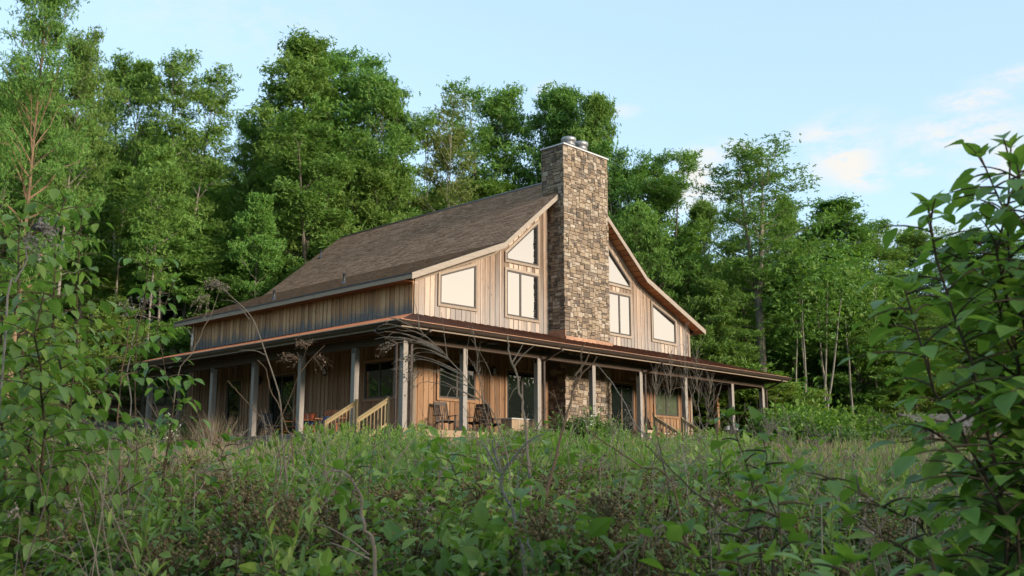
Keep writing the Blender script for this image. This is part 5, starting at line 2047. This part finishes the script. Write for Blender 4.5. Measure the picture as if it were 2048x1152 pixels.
weed_patch(230, 600, 860, 23, 30, .3, .95, 'weed_leaf', LANCE, .17, 24, 'tall_weeds')
weed_patch(150, 930, 1150, 24, 32, .25, .75, 'weed_leaf', LANCE, .17, 22, 'tall_weeds')
weed_patch(240, 1180, 1520, 24, 36, .2, .55, 'weed_leaf', LANCE, .17, 22, 'tall_weeds')
weed_patch(60, 380, 620, 20, 27, .12, .3, 'weed_leaf', LANCE, .15, 18, 'tall_weeds')
weed_patch(460, 620, 1500, 12, 23, .4, .95, 'weed_leaf', LANCE, .13, 26, 'tall_weeds')
weed_patch(200, 560, 1250, 9, 16, .4, .85, 'light_leaf', LANCE, .12, 24, 'tall_weeds')
n_ = 3400
px_ = rng.uniform(330, 1700, n_)
Y_ = rng.uniform(9, 31, n_)
X_ = (px_ - CX) / FPX * Y_ * 1.03
ok_ = ~((to_uv(X_, Y_)[0] > -1.2) & (to_uv(X_, Y_)[1] > -.6))
X_, Y_ = X_[ok_], Y_[ok_]
n_ = len(X_)
ga = Arr()
hh = rng.uniform(.35, .95, n_) * np.interp(Y_, [9, 24, 31], [1, .9, .6])
ga.bake(BLADE, np.column_stack([X_, Y_, ground(X_, Y_)]), unit(gauss(n_, .28) * A3(1, 1, 0) + A3(0, 0, 1)), unit(gauss(n_) * A3(1, 1, .1)), np.column_stack([hh, .0035 + .0004 * Y_, hh * rng.uniform(.05, .7, n_)]))
tag(ga.build('dry_grass', 'straw'), kind='stuff')
weed_patch(130, 500, 1150, 8, 13, .5, 1.0, 'light_leaf', OVATE, .12, 14, 'broadleaf_weeds')
weeds(120, 3.2, 7.0, .7, 1.12, .11, 'weeds', 'weed_leaf', per=26)
weeds(70, 3.4, 7.5, .7, 1.05, .09, 'broadleaf_weeds', 'light_leaf', tmpl=OVATE, per=16, up=.25)

# ---- brown seeded shrubs across the foreground -------------------------------
SH = {
    'a': bush_mesh('seedshrub_a', 1.05, .75, 20, 17, .052, 'shrub_leaf', OVATE, berries=46, cl=.12),
    'b': bush_mesh('seedshrub_b', 1.15, .85, 22, 17, .058, 'shrub_leaf', OVATE, berries=38, cl=.13),
    'c': bush_mesh('leafshrub', 1.0, .8, 20, 15, .078, 'weed_leaf', OVATE, berries=16, cl=.13),
    'd': bush_mesh('lightshrub', .95, .6, 14, 10, .12, 'light_leaf', OVATE, cl=.12),
}
SPOTS = [('a', 760, 5.2, 1.0, 'brown seeded shrub in the middle foreground'), ('b', 600, 5.6, 1.02, 'brown seeded shrub left of the bent grey stalk'), ('c', 900, 4.9, .95, 'dark leafy shrub left of the forked grey stalks'),
         ('a', 450, 6.0, .95, 'seeded shrub below the daylilies'), ('b', 950, 6.4, 1.1, 'seeded shrub under the leaning dead weed'), ('c', 1110, 5.2, .98, 'leafy shrub right of the forked grey stalks'),
         ('a', 1180, 6.8, 1.1, 'seeded shrub in front of the chimney bushes'), ('b', 1330, 5.0, 1.0, 'seeded shrub in the right middle foreground'), ('a', 1440, 6.2, 1.12, 'seeded shrub under the diagonal dry canes'),
         ('b', 1590, 5.4, 1.05, 'seeded shrub left of the right sapling'), ('c', 700, 8.0, 1.15, 'leafy shrub behind the brown seeded shrub'), ('c', 330, 5.2, .9, 'leafy shrub at the foot of the left saplings'),
         ('d', 860, 7.6, 1.15, 'light green shrub behind the seeded shrubs'), ('d', 1080, 8.2, 1.15, 'light green shrub below the pale lidded box'), ('b', 1250, 9.2, 1.25, 'seeded shrub farther up the slope'),
         ('a', 520, 4.2, .82, 'seeded shrub at the bottom edge left of centre'), ('c', 780, 3.9, .85, 'dark shrub at the bottom edge of the picture'), ('a', 1180, 3.8, .8, 'seeded shrub at the bottom edge right of centre'),
         ('d', 980, 4.0, .84, 'light green shrub at the bottom edge'), ('c', 160, 4.6, .82, 'dark shrub under the left sapling'), ('b', 1760, 5.6, 1.0, 'seeded shrub under the right sapling'),
         ('d', 560, 9.0, 1.0, 'light green shrub below the porch steps'), ('c', 1900, 6.5, 1.1, 'leafy shrub behind the right sapling'), ('d', 1480, 9.5, 1.15, 'light green shrub on the slope below the grill'),
         ('c', 30, 6.5, 1.0, 'leafy shrub at the left picture edge'), ('b', 230, 7.5, 1.0, 'seeded shrub between the left saplings'), ('a', 1350, 11, 1.2, 'seeded shrub on the slope below the front steps'),
         ('c', 1650, 9.0, 1.2, 'leafy shrub on the right slope'), ('c', 420, 10, 1.0, 'leafy shrub halfway up to the left porch'), ('b', 1010, 11, 1.1, 'seeded shrub halfway up to the chimney')]
for kd, px, Y, s, lab in SPOTS:
    p = place(px, 980, Y)
    top = np.interp(Y, [3.5, 4.2, 5.2, 6.5, 8, 10, 12], [1045, 1010, 962, 940, 918, 905, 900]) + rng.choice((-55, -30, -5, 10, 25)) + (25 if px > 1450 or px < 300 else 0)
    h_ = max(.25, at(px, top, Y)[2] - p[2])
    put(kd, p, max(.75, min(1.1, s)), lab, 'shrub', 'shrub', 'shrubs across the meadow', table=SH, sz=h_ / {'a': 1.2, 'b': 1.3, 'c': 1.12, 'd': 1.05}[kd])


# ---- saplings with big leaves ------------------------------------------------
def sapling(label, stems, leaf=.1, droop=.5, twig=.32, spacing=.1, t0=.3, mat='sapling_leaf', tmpl=OVATE, name='sapling', group=None, bark='twig_bark', rad0=.012, flat=1.0, ends=()):
    base = np.array(stems[0][0], float)
    r = empty(name, base)
    tag(r, label, 'sapling', group)
    fo = Arr()
    for st in stems:
        st = np.array(st, float) - base
        seg = np.linalg.norm(np.diff(st, axis=0), axis=1)
        L = seg.sum()
        t = np.concatenate([[0], np.cumsum(seg)]) / L
        tt = np.linspace(0, 1, 14)
        path = np.array([np.interp(tt, t, st[:, k]) for k in range(3)]).T
        path[1:-1] = .25 * path[:-2] + .5 * path[1:-1] + .25 * path[2:]
        path += gauss(14, .012) * np.minimum(1, tt * 3)[:, None]
        a = Arr()
        a.tube(path, np.linspace(rad0, rad0 * .25, 14), 6)
        n = int(L * (1 - t0) / spacing)
        for k in range(n + 1):
            q_ = t0 + (1 - t0) * (k + rng.uniform(0, .6)) / (n + 1)
            p0 = interp_path(path, min(q_, 1))
            az = k * 2.4 + rng.normal(0, .4)
            el = rng.uniform(.2, .85)
            Lt = twig * (1.15 - .75 * q_) * rng.uniform(.6, 1.25) + .05
            d = A3(math.cos(az) * math.cos(el), math.sin(az) * math.cos(el) * flat, math.sin(el))
            s = np.linspace(0, 1, 5)
            tp = p0 + d * (s * Lt)[:, None] - A3(0, 0, .3 * Lt) * (s ** 2)[:, None]
            a.tube(tp, np.linspace(.0035, .0014, 5), 4)
            m = max(2, int(Lt / (leaf * .42)))
            ls = np.linspace(.25, 1, m)
            pos = interp_path(tp, ls)
            sg = np.where(np.arange(m) % 2 == 0, 1, -1) * rng.uniform(.5, 1.1, m)
            sg[-1] *= .2
            ca, sa = np.cos(sg), np.sin(sg)
            dx = np.column_stack([d[0] * ca - d[1] * sa, d[0] * sa + d[1] * ca, np.full(m, d[2] * .4)])
            ax = unit(dx + A3(0, 0, -1) * (droop * rng.uniform(.4, 1.5, m))[:, None])
            fo.bake(tmpl, pos + ax * .008, ax, unit(gauss(m, .28) + A3(0, 0, 1) + dx * .5), leaf * rng.uniform(.55, 1.2, m) * (1.1 - .35 * q_))
        tip = path[-1]
        m = 5
        az = np.arange(m) * 2.4
        ax = unit(np.column_stack([np.cos(az) * .6, np.sin(az) * .6, rng.uniform(.2, 1.1, m)]))
        fo.bake(tmpl, np.repeat([tip], m, 0), ax, unit(gauss(m, .2) + A3(0, 0, 1)), leaf * rng.uniform(.4, .75, m))
        a.build('stem', bark, r, True)
    fo.build('foliage', mat, r, True)
    return r


def gp(px, Y, dz=0.0):
    p = place(px, 1000, Y)
    return p + A3(0, 0, dz)


def stem_px(pts, Y, root=None):
    """stem through photo pixels at about the distance Y, rooted in the ground"""
    out = [at(px, py, Y + (e[0] if e else 0)) for px, py, *e in pts]
    p = out[0].copy()
    p[2] = float(ground(p[0], p[1])) - .04
    if root is not None:
        p = gp(root, Y, -.04)
    return [p] + out


sapling('big leafy sapling filling the left edge in front of the woods', [
    stem_px([(150, 900), (120, 760), (105, 560), (130, 390)], 5.2, 150), stem_px([(60, 880), (40, 700), (20, 540), (45, 430)], 4.9, 90),
    stem_px([(140, 860, .3), (150, 700, .3), (160, 560, .2), (165, 430, .1)], 5.4, 140), stem_px([(10, 900, .2), (0, 720, .2), (-10, 560, .2), (20, 450, .1)], 5.2, 60), stem_px([(-40, 800), (-70, 600), (-60, 470)], 4.8, 20), stem_px([(90, 850, -.5), (70, 720, -.7), (85, 600, -.8)], 5.0, 110)],
    leaf=.112, droop=.8, twig=.28, spacing=.034, t0=.34, rad0=.012)
GSP = 'slender saplings left of the house'
sapling('slender sapling with leaf tufts rising beside the big left sapling', [stem_px([(276, 860), (272, 720), (285, 600), (300, 490)], 6.0, 268)], leaf=.105, droop=.7, twig=.26, spacing=.06, t0=.62, group=GSP, bark='twig_bark', rad0=.009)
sapling('slender sapling with leaves reaching the end of the porch roof', [stem_px([(345, 850), (325, 740), (310, 620), (345, 560)], 6.2, 300), stem_px([(340, 900), (352, 850), (372, 805)], 6.2, 310)], leaf=.10, droop=.7, twig=.25, spacing=.07, t0=.5, group=GSP, rad0=.009)
sapling('thin reddish sapling stem standing between the left saplings', [stem_px([(240, 1000), (233, 840), (250, 700), (262, 640)], 5.6, 255)], leaf=.09, droop=.6, twig=.2, spacing=.09, t0=.55, group=GSP, rad0=.009, bark='brown_stalk')
sapling('small leafy shoot with hanging leaves low on the left', [stem_px([(190, 960), (170, 900), (130, 850)], 4.6, 200), stem_px([(100, 1000), (60, 930), (20, 880)], 4.4, 110), stem_px([(230, 980), (270, 900), (250, 850)], 5.0, 235)], leaf=.11, droop=.9, twig=.28, spacing=.07, t0=.45, group=None, rad0=.008)

sapling('large leafy sapling leaning in from the right edge', [
    stem_px([(2060, 1000), (2040, 760), (2000, 500), (2020, 290)], 2.75, 2090), stem_px([(2010, 980), (1960, 760), (1900, 560), (1870, 410)], 2.7, 2060),
    stem_px([(1985, 960), (1900, 800), (1830, 660), (1800, 580)], 2.6, 2050), stem_px([(2090, 900), (2110, 600), (2080, 400)], 2.8, 2120), stem_px([(2030, 1020), (1950, 930), (1880, 860)], 2.5, 2070),
    stem_px([(2080, 950, .2), (2050, 640, .3), (1950, 480, .3)], 2.8, 2100), stem_px([(2070, 900, .1), (2060, 600, .1), (1990, 400, .1), (1965, 330, .1)], 2.7, 2095), stem_px([(2085, 700, -.1), (2060, 500, -.1), (2035, 400, -.1), (2045, 330, -.1)], 2.7, 2100), stem_px([(2060, 760, .1), (2000, 600, .1), (1925, 500, .1)], 2.7, 2090)],
    leaf=.104, droop=.4, twig=.24, spacing=.027, t0=.30, rad0=.010)
sapling('leafy branch reaching left at the foot of the right sapling', [stem_px([(1900, 1080), (1780, 1010), (1660, 960), (1600, 940)], 2.6, 1960), stem_px([(1880, 1110), (1800, 1100), (1720, 1060)], 2.5, 1950)], leaf=.088, droop=.5, twig=.15, spacing=.055, t0=.5, rad0=.005)
GL = 'light green shoots in the near foreground'
for pts, Y, root, lab in (([(1480, 1060), (1500, 1000), (1520, 950)], 2.4, 1475, 'light green shoot with upright oval leaves right of centre'), ([(1390, 1120), (1385, 1090), (1380, 1060)], 2.3, 1395, 'light green shoot with two broad leaves at the bottom'),
                          ([(1650, 1160), (1660, 1140), (1690, 1115)], 1.9, 1640, 'pale green leaf cluster at the bottom edge below the right branch'), ([(1540, 1120), (1560, 1060), (1570, 1010)], 2.3, 1535, 'oval leaved shoot left of the right branch'),
                          ([(455, 1060), (450, 990), (448, 880)], 5.0, 458, 'tall narrow light green shoot before the dry grass'), ([(920, 960), (905, 930), (890, 900)], 4.6, 925, 'light leafed shoot in front of the box'),
                          ([(700, 1010), (705, 960), (712, 930)], 4.2, 700, 'light leafed shoot among the seeded shrubs'), ([(1290, 830), (1540, 800)], 5.2, 1540, None)):
    if lab:
        sapling(lab, [stem_px(pts, Y, root)], leaf=.085 if Y < 3 else .10, droop=-.35, twig=.09, spacing=.035, t0=.62, mat='light_leaf', name='leafy_shoot', group=GL, rad0=.005, tmpl=ROUND if Y < 3 else OVATE)
sapling('blurred seedling with broad leaves before the grill', [stem_px([(1535, 900), (1530, 850), (1528, 830)], 3.2, 1540), stem_px([(1500, 900), (1490, 850), (1470, 835)], 3.3, 1535)], leaf=.085, droop=.4, twig=.12, spacing=.05, t0=.72, mat='weed_leaf', rad0=.005)


# ---- dead stalks ---------------------------------------------------------------
def catmull(pts, n):
    pts = np.array(pts, float)
    P_ = np.vstack([2 * pts[0] - pts[1], pts, 2 * pts[-1] - pts[-2]])
    out = []
    m = len(pts) - 1
    for t in np.linspace(0, m, n):
        i_ = min(int(t), m - 1)
        f = t - i_
        a_, b_, c_, d_ = P_[i_:i_ + 4]
        out.append(.5 * ((2 * b_) + (c_ - a_) * f + (2 * a_ - 5 * b_ + 4 * c_ - d_) * f * f + (3 * b_ - a_ - 3 * c_ + d_) * f ** 3))
    return np.array(out)


def plume(arr, p, d, L, n, r=.0012, fluff=0):
    """drooping spray of fine branchlets"""
    d = unit(d)
    for k in range(n):
        dd = unit(d + gauss(1, .45)[0])
        l_ = L * rng.uniform(.5, 1.2)
        s = np.linspace(0, 1, 6)
        path = p + dd * (s * l_)[:, None] + A3(0, 0, -.5) * (s ** 2.2 * l_)[:, None] + gauss(6, .012) * s[:, None]
        arr.tube(path, np.linspace(r, r * .5, 6), 3)
        if fluff:
            q_ = interp_path(path, rng.uniform(.35, 1, fluff))
            arr.bake(CARD, q_, unit(gauss(fluff)), unit(gauss(fluff)), rng.uniform(.008, .02, fluff))


def dead_stalk(label, main, Y, r0=.006, mat='dry_stalk', branches=(), plumes=(), root=None, group='dead weed stalks in the meadow', tips=0, tipL=.16, tipspread=.5, name='dead_stalk'):
    base = gp(root if root is not None else main[0][0], Y, -.03)
    pts = [base] + [at(px, py, Y + (e[0] if e else 0)) for px, py, *e in main]
    r = empty(name, base)
    tag(r, label, 'dead stalk', group)
    a = Arr()
    path = catmull(pts, 22) - base
    kink = np.cumsum(gauss(22, .006), 0)
    path += (kink - np.linspace(0, 1, 22)[:, None] * kink[-1]) * A3(1, 1, .3)
    a.tube(path, np.linspace(r0, r0 * .35, 22), 5)
    for br in branches:
        bp = catmull([at(px, py, Y + (e[0] if e else 0)) for px, py, *e in br], 9) - base
        a.tube(bp, np.linspace(r0 * .5, r0 * .2, 9), 4)
    if tips:
        for k in range(tips):
            q_ = rng.uniform(.55, 1)
            p = interp_path(path, q_)
            t = unit(interp_path(path, min(1, q_ + .05)) - interp_path(path, q_ - .05))
            dd = unit(t + gauss(1, tipspread)[0])
            l_ = tipL * rng.uniform(.5, 1.4)
            s = np.linspace(0, 1, 6)
            bp = p + dd * (s * l_)[:, None] + A3(0, 0, -.35) * (s ** 2 * l_)[:, None] + gauss(6, .006) * s[:, None]
            a.tube(bp, np.linspace(r0 * .35, r0 * .14, 6), 3)
    a.build('stem', mat, r)
    if plumes:
        f = Arr()
        for px, py, dx, dy, L, n_, fl_ in plumes:
            p = at(px, py, Y) - base
            q_ = at(px + dx, py + dy, Y) - at(px, py, Y)
            plume(f, p, q_, L, n_, .0011, fl_)
        f.build('seed_head', mat, r)
    return r


# the leaning dead weed with a fan of curled branchlets before the corner post
br = []
for k in range(26):
    t = rng.uniform(.15, 1)
    x0, y0 = np.interp(t, [0, .35, .7, 1], [1000, 945, 890, 838]), np.interp(t, [0, .35, .7, 1], [868, 775, 712, 656])
    side = rng.choice((-1, -1, -1, .35))
    L = rng.uniform(60, 150)
    a_ = rad(rng.uniform(8, 30))
    if side < 0:
        pts = [(x0, y0), (x0 - .4 * L, y0 - .18 * L), (x0 - .8 * L, y0 - .28 * L + rng.uniform(-8, 8)), (x0 - L, y0 - .22 * L + rng.uniform(-5, 15))]
    else:
        pts = [(x0, y0), (x0 - .05 * L, y0 - .4 * L), (x0 - .02 * L + rng.uniform(-10, 10), y0 - .8 * L)]
    br.append([(x, y, rng.uniform(-.12, .12)) for x, y in pts])
dead_stalk('large leaning dead weed with a fan of curled twigs before the corner post', [(1010, 900), (945, 775), (890, 712), (835, 654)], 5.6, .0052, 'dry_stalk', br, root=1040, plumes=[(830, 720, -40, -10, .12, 12, 4), (840, 745, -40, 5, .14, 12, 3), (790, 690, -30, 0, .1, 8, 3)])
br = [[(985, 850), (960, 760), (930, 700)], [(1000, 880), (985, 760), (952, 690)], [(960, 800), (935, 790), (905, 800)], [(1000, 890), (965, 880), (935, 910)], [(975, 840), (940, 830), (900, 770)]]
dead_stalk('dead weed stems fanning from the same root as the large leaning weed', [(1000, 930), (985, 850), (960, 740), (948, 670)], 5.7, .0036, 'dry_stalk', br, root=1035, tips=18)
dead_stalk('tall grey stalk forking in front of the sliding door', [(1052, 880), (1035, 780), (1020, 715), (1016, 672)], 5.2, .0085, 'dry_stalk', [[(1026, 735), (1048, 708), (1070, 690)], [(1024, 725), (1037, 705), (1046, 688)], [(1034, 775), (1026, 782), (1018, 800)]], root=1065)
dead_stalk('dark brown stalk crossing the chimney', [(1085, 1060), (1120, 900), (1142, 790), (1156, 742), (1166, 690)], 4.8, .0095, 'brown_stalk', [[(1146, 770), (1166, 745), (1185, 728), (1194, 712)], [(1150, 752), (1172, 722), (1180, 700)]], root=1075, tips=5, tipL=.1)
dead_stalk('thin grey cane leaning across the sliding door right of the chimney', [(1330, 940), (1270, 850), (1230, 775), (1192, 728)], 6.4, .006, 'grey_stalk', root=1390)
dead_stalk('leaning tan stalk with a drooping plume at its top over the side wall', [(578, 900), (545, 750), (500, 640), (446, 575)], 6.4, .0065, 'dry_stalk', [[(500, 640), (470, 605), (440, 600)], [(530, 710), (512, 702), (480, 700)]], root=600, plumes=[(440, 572, -10, -10, .13, 16, 6), (420, 590, -20, 5, .12, 10, 5)])
dead_stalk('tan stalk leaning the other way below the plume', [(345, 790), (385, 700), (415, 640), (440, 580)], 6.6, .004, 'dry_stalk', root=330, plumes=[(440, 580, 5, -10, .1, 10, 4)])
dead_stalk('brown stalk with a broad dry seed head before the left porch posts', [(585, 910), (570, 860), (540, 780), (515, 720)], 6.0, .006, 'brown_stalk', [[(560, 840), (590, 770), (612, 700)], [(600, 745), (625, 715), (650, 690)]], root=592, plumes=[(612, 700, 0, -30, .14, 22, 3), (600, 720, -25, -20, .14, 16, 4), (625, 715, 30, -10, .14, 12, 2)])
dead_stalk('thin brown stalk rising from the daylilies', [(556, 905), (520, 840), (480, 790), (455, 762)], 6.1, .005, 'brown_stalk', root=575)
dead_stalk('feathery dead weed top among the leaves of the left sapling', [(10, 640), (30, 560), (50, 480), (70, 450)], 4.4, .006, 'grey_stalk', root=-10, plumes=[(60, 455, 30, -15, .12, 26, 8), (45, 480, 40, -5, .1, 16, 6), (70, 450, 30, 10, .1, 12, 6)])
dead_stalk('feathery dead weed between the slender left saplings', [(262, 830), (258, 740), (270, 660), (280, 605)], 6.6, .005, 'grey_stalk', root=262, plumes=[(268, 620, -15, -10, .14, 16, 6), (280, 605, 10, -15, .14, 14, 6)])
dead_stalk('bent grey stalk with two side arms at the bottom left of centre', [(745, 1160), (728, 1060), (712, 1000), (690, 952), (660, 940)], 3.0, .007, 'dry_stalk', [[(738, 1110), (700, 1080), (650, 1052), (620, 1050)], [(738, 1118), (700, 1100), (660, 1085)], [(706, 985), (716, 968), (722, 955)]], root=752, tips=5, tipL=.06)
dead_stalk('grey stalk forking upwards at the bottom centre', [(1055, 1160), (1045, 1080), (1020, 1010), (1000, 960), (990, 900)], 3.6, .0085, 'grey_stalk', [[(1000, 960), (1020, 925), (1060, 880), (1090, 868)], [(998, 945), (975, 900), (960, 880)], [(994, 920), (985, 890), (990, 872)]], root=1062, tips=8, tipL=.1)
dead_stalk('pale twin stalk beside the forked grey stalk', [(1068, 1160), (1050, 1060), (1040, 980), (1036, 930)], 3.7, .005, 'grey_stalk', root=1075)
dead_stalk('long brown cane slanting across the right middle foreground', [(1200, 1060), (1130, 990), (1060, 930), (1010, 880)], 4.6, .004, 'brown_stalk', root=1260)
dead_stalk('straight pale stem standing in the middle right foreground', [(1276, 1150), (1277, 1060), (1276, 970)], 3.6, .0035, 'dry_stalk', root=1275)
dead_stalk('dry cane arching to the right above the light green shoots', [(1360, 1000), (1280, 935), (1220, 890), (1180, 860)], 4.2, .0055, 'brown_stalk', root=1440, tips=8, tipL=.1)
dead_stalk('long brown cane slanting behind the light green shoots', [(1560, 1140), (1480, 1050), (1420, 1000), (1340, 930), (1290, 890)], 3.4, .005, 'brown_stalk', root=1590, tips=6, tipL=.08)
dead_stalk('fine dry stalk arching low at the bottom right', [(1480, 1120), (1400, 1060), (1300, 1050), (1230, 1120)], 2.8, .003, 'dry_stalk', root=1500, tips=16, tipL=.08)
for k, (px, top) in enumerate(((490, 960), (512, 985), (378, 930), (1560, 880), (1790, 930))):
    dead_stalk(('thin straight straw stem left of the seeded shrubs', 'second thin straw stem beside the first', 'straw stem below the dry grass clump', 'straw stem rising before the grill', 'straw stem before the brown shed')[k], [(px + 5, (top + 1150) / 2), (px, top)], 4.6, .003, 'straw', root=px + 6)
GW_ = 'wispy dead shrubs in front of the front steps'
for k, (px, top, Y, sp) in enumerate(((1340, 690, 15, 1.0), (1372, 668, 14.5, 1.1), (1392, 700, 15.2, 1.0), (1420, 760, 14.2, .8), (1312, 745, 15, .8), (1540, 850, 14, .7))):
    brs = []
    for j_ in range(12):
        q_ = rng.uniform(.35, .95)
        y0 = 900 + (top - 900) * q_
        L = (1.1 - q_) * 100 * rng.uniform(.5, 1)
        sx = rng.choice((-1, 1)) * rng.uniform(.15, .45)
        brs.append([(px + rng.uniform(-3, 3), y0, 0), (px + sx * L * .7, y0 - .6 * L, rng.uniform(-.2, .2)), (px + sx * L + rng.uniform(-5, 5), y0 - 1.2 * L, rng.uniform(-.3, .3))])
    dead_stalk(('wispy dead shrub left of the front step railing', 'tallest wispy dead shrub over the front steps', 'wispy dead shrub right of the front steps', 'short wispy dead shrub by the bright bush', 'small wispy dead shrub by the right sliding door', 'wispy dead shrub below the grill')[k],
               [(px + rng.uniform(-8, 8), 850), (px + rng.uniform(-6, 6), (850 + top) / 2), (px, top)], Y, .0052, 'dry_stalk', brs, group=GW_, tips=26, tipL=.5, tipspread=.35, name='dead_shrub')
# many small anonymous dry stems crossing the meadow
P = sample_meadow(1400, 3.8, 27)
ds = Arr()
for p in P:
    h = rng.uniform(.6, 1.35) * (.95 if p[1] < 8 else 1) * float(np.interp(p[1], [16, 27], [1, .6]))
    lean = gauss(1, .38)[0] * A3(1, 1, 0)
    s = np.linspace(0, 1, 6)
    path = p + lean * (s ** 1.4 * h)[:, None] + A3(0, 0, h) * s[:, None] + gauss(6, .012)
    ds.tube(path, np.linspace(.004, .0015, 6) * rng.uniform(.7, 1.4), 4)
    for k in range(int(rng.integers(0, 6))):
        q_ = interp_path(path, rng.uniform(.5, 1))
        dd = unit(gauss(1, .5)[0] + A3(0, 0, .8) + lean)
        l_ = rng.uniform(.08, .3)
        s4 = np.linspace(0, 1, 4)
        ds.tube(q_ + dd * (s4 * l_)[:, None] - A3(0, 0, .25 * l_) * (s4 ** 2)[:, None], [.0018, .0014, .0011, .0008], 3)
for p in P[::9]:
    top_ = p + A3(rng.normal(0, .12), rng.normal(0, .12), rng.uniform(.75, 1.1) * float(np.interp(p[1], [16, 27], [1, .6])))
    plume(ds, top_, gauss(1, .4)[0] + A3(0, 0, 1), .12, 8, .0012, 4)
    ds.tube(catmull([p, (p + top_) / 2 + gauss(1, .04)[0], top_], 7), np.linspace(.0035, .0018, 7), 4)
tag(ds.build('dry_stems', 'dry_stalk'), kind='stuff')

# ================================================================== WOODED RIDGE BEHIND THE CAMERA (shades the meadow, seen in the glass)
az = np.linspace(rad(35), rad(-215), 80)              # from the right round to behind
hts = np.interp(np.degrees(az), [-215, -160, -100, -75, -45, -15, 0, 35], [6, 8, 16, 24, 26, 16, 9, 7])
dist = np.interp(np.degrees(az), [-215, -100, -40, 0, 35], [70, 75, 72, 85, 95])
rd = Arr()
V, nl = [], 5
for k, (a_, h, d_) in enumerate(zip(az, hts, dist)):
    c_ = A3(math.cos(a_), math.sin(a_), 0)
    hh = h * rng.uniform(.85, 1.05) * .8
    for q_, z in ((0, -6), (.02, .55 * hh), (.18, hh), (.5, hh * .9), (1.0, -6)):
        V.append(c_ * (d_ + 40 * q_) + A3(0, 0, z))
i, j = np.meshgrid(np.arange(79), np.arange(4), indexing='ij')
q = np.stack([i * 5 + j, (i + 1) * 5 + j, (i + 1) * 5 + j + 1, i * 5 + j + 1], -1).reshape(-1)
rd.add_many(np.array(V), q, np.full(79 * 4, 4))
tag(rd.build('hill', 'soil_grass', smooth=True), kind='structure')
N = 26000
f = rng.uniform(0, 79, N)
k0 = f.astype(int)
a_ = np.interp(f, np.arange(80), az)
h = np.interp(f, np.arange(80), hts) * (1 + .13 * np.sin(f * 2.7) + .1 * np.sin(f * 5.3 + 1))
d_ = np.interp(f, np.arange(80), dist) + rng.uniform(-7, 12, N)
z = -2 + (h + 2) * rng.uniform(0, 1, N) ** .7
rr_ = Arr()
rr_.bake(SPRAY, np.column_stack([np.cos(a_) * d_, np.sin(a_) * d_, z]), unit(gauss(N)), unit(gauss(N)), 1.5 * rng.uniform(.6, 1.3, N))
tag(rr_.build('wooded_ridge', 'forest_leaf'), kind='stuff')
N = 9000
x_ = rng.uniform(46, 58, N)
y_ = rng.uniform(6, 64, N)
top_ = 9.2 + 1.2 * np.sin(y_ * .55) + 1.2 * np.sin(y_ * 1.3 + 1)
z_ = 1 + (top_ - 1) * rng.uniform(0, 1, N) ** .8
er = Arr()
er.bake(SPRAY, np.column_stack([x_, y_, z_]), unit(gauss(N)), unit(gauss(N)), 1.1 * rng.uniform(.6, 1.3, N))
tag(er.build('edge_woodland', 'forest_leaf'), kind='stuff')
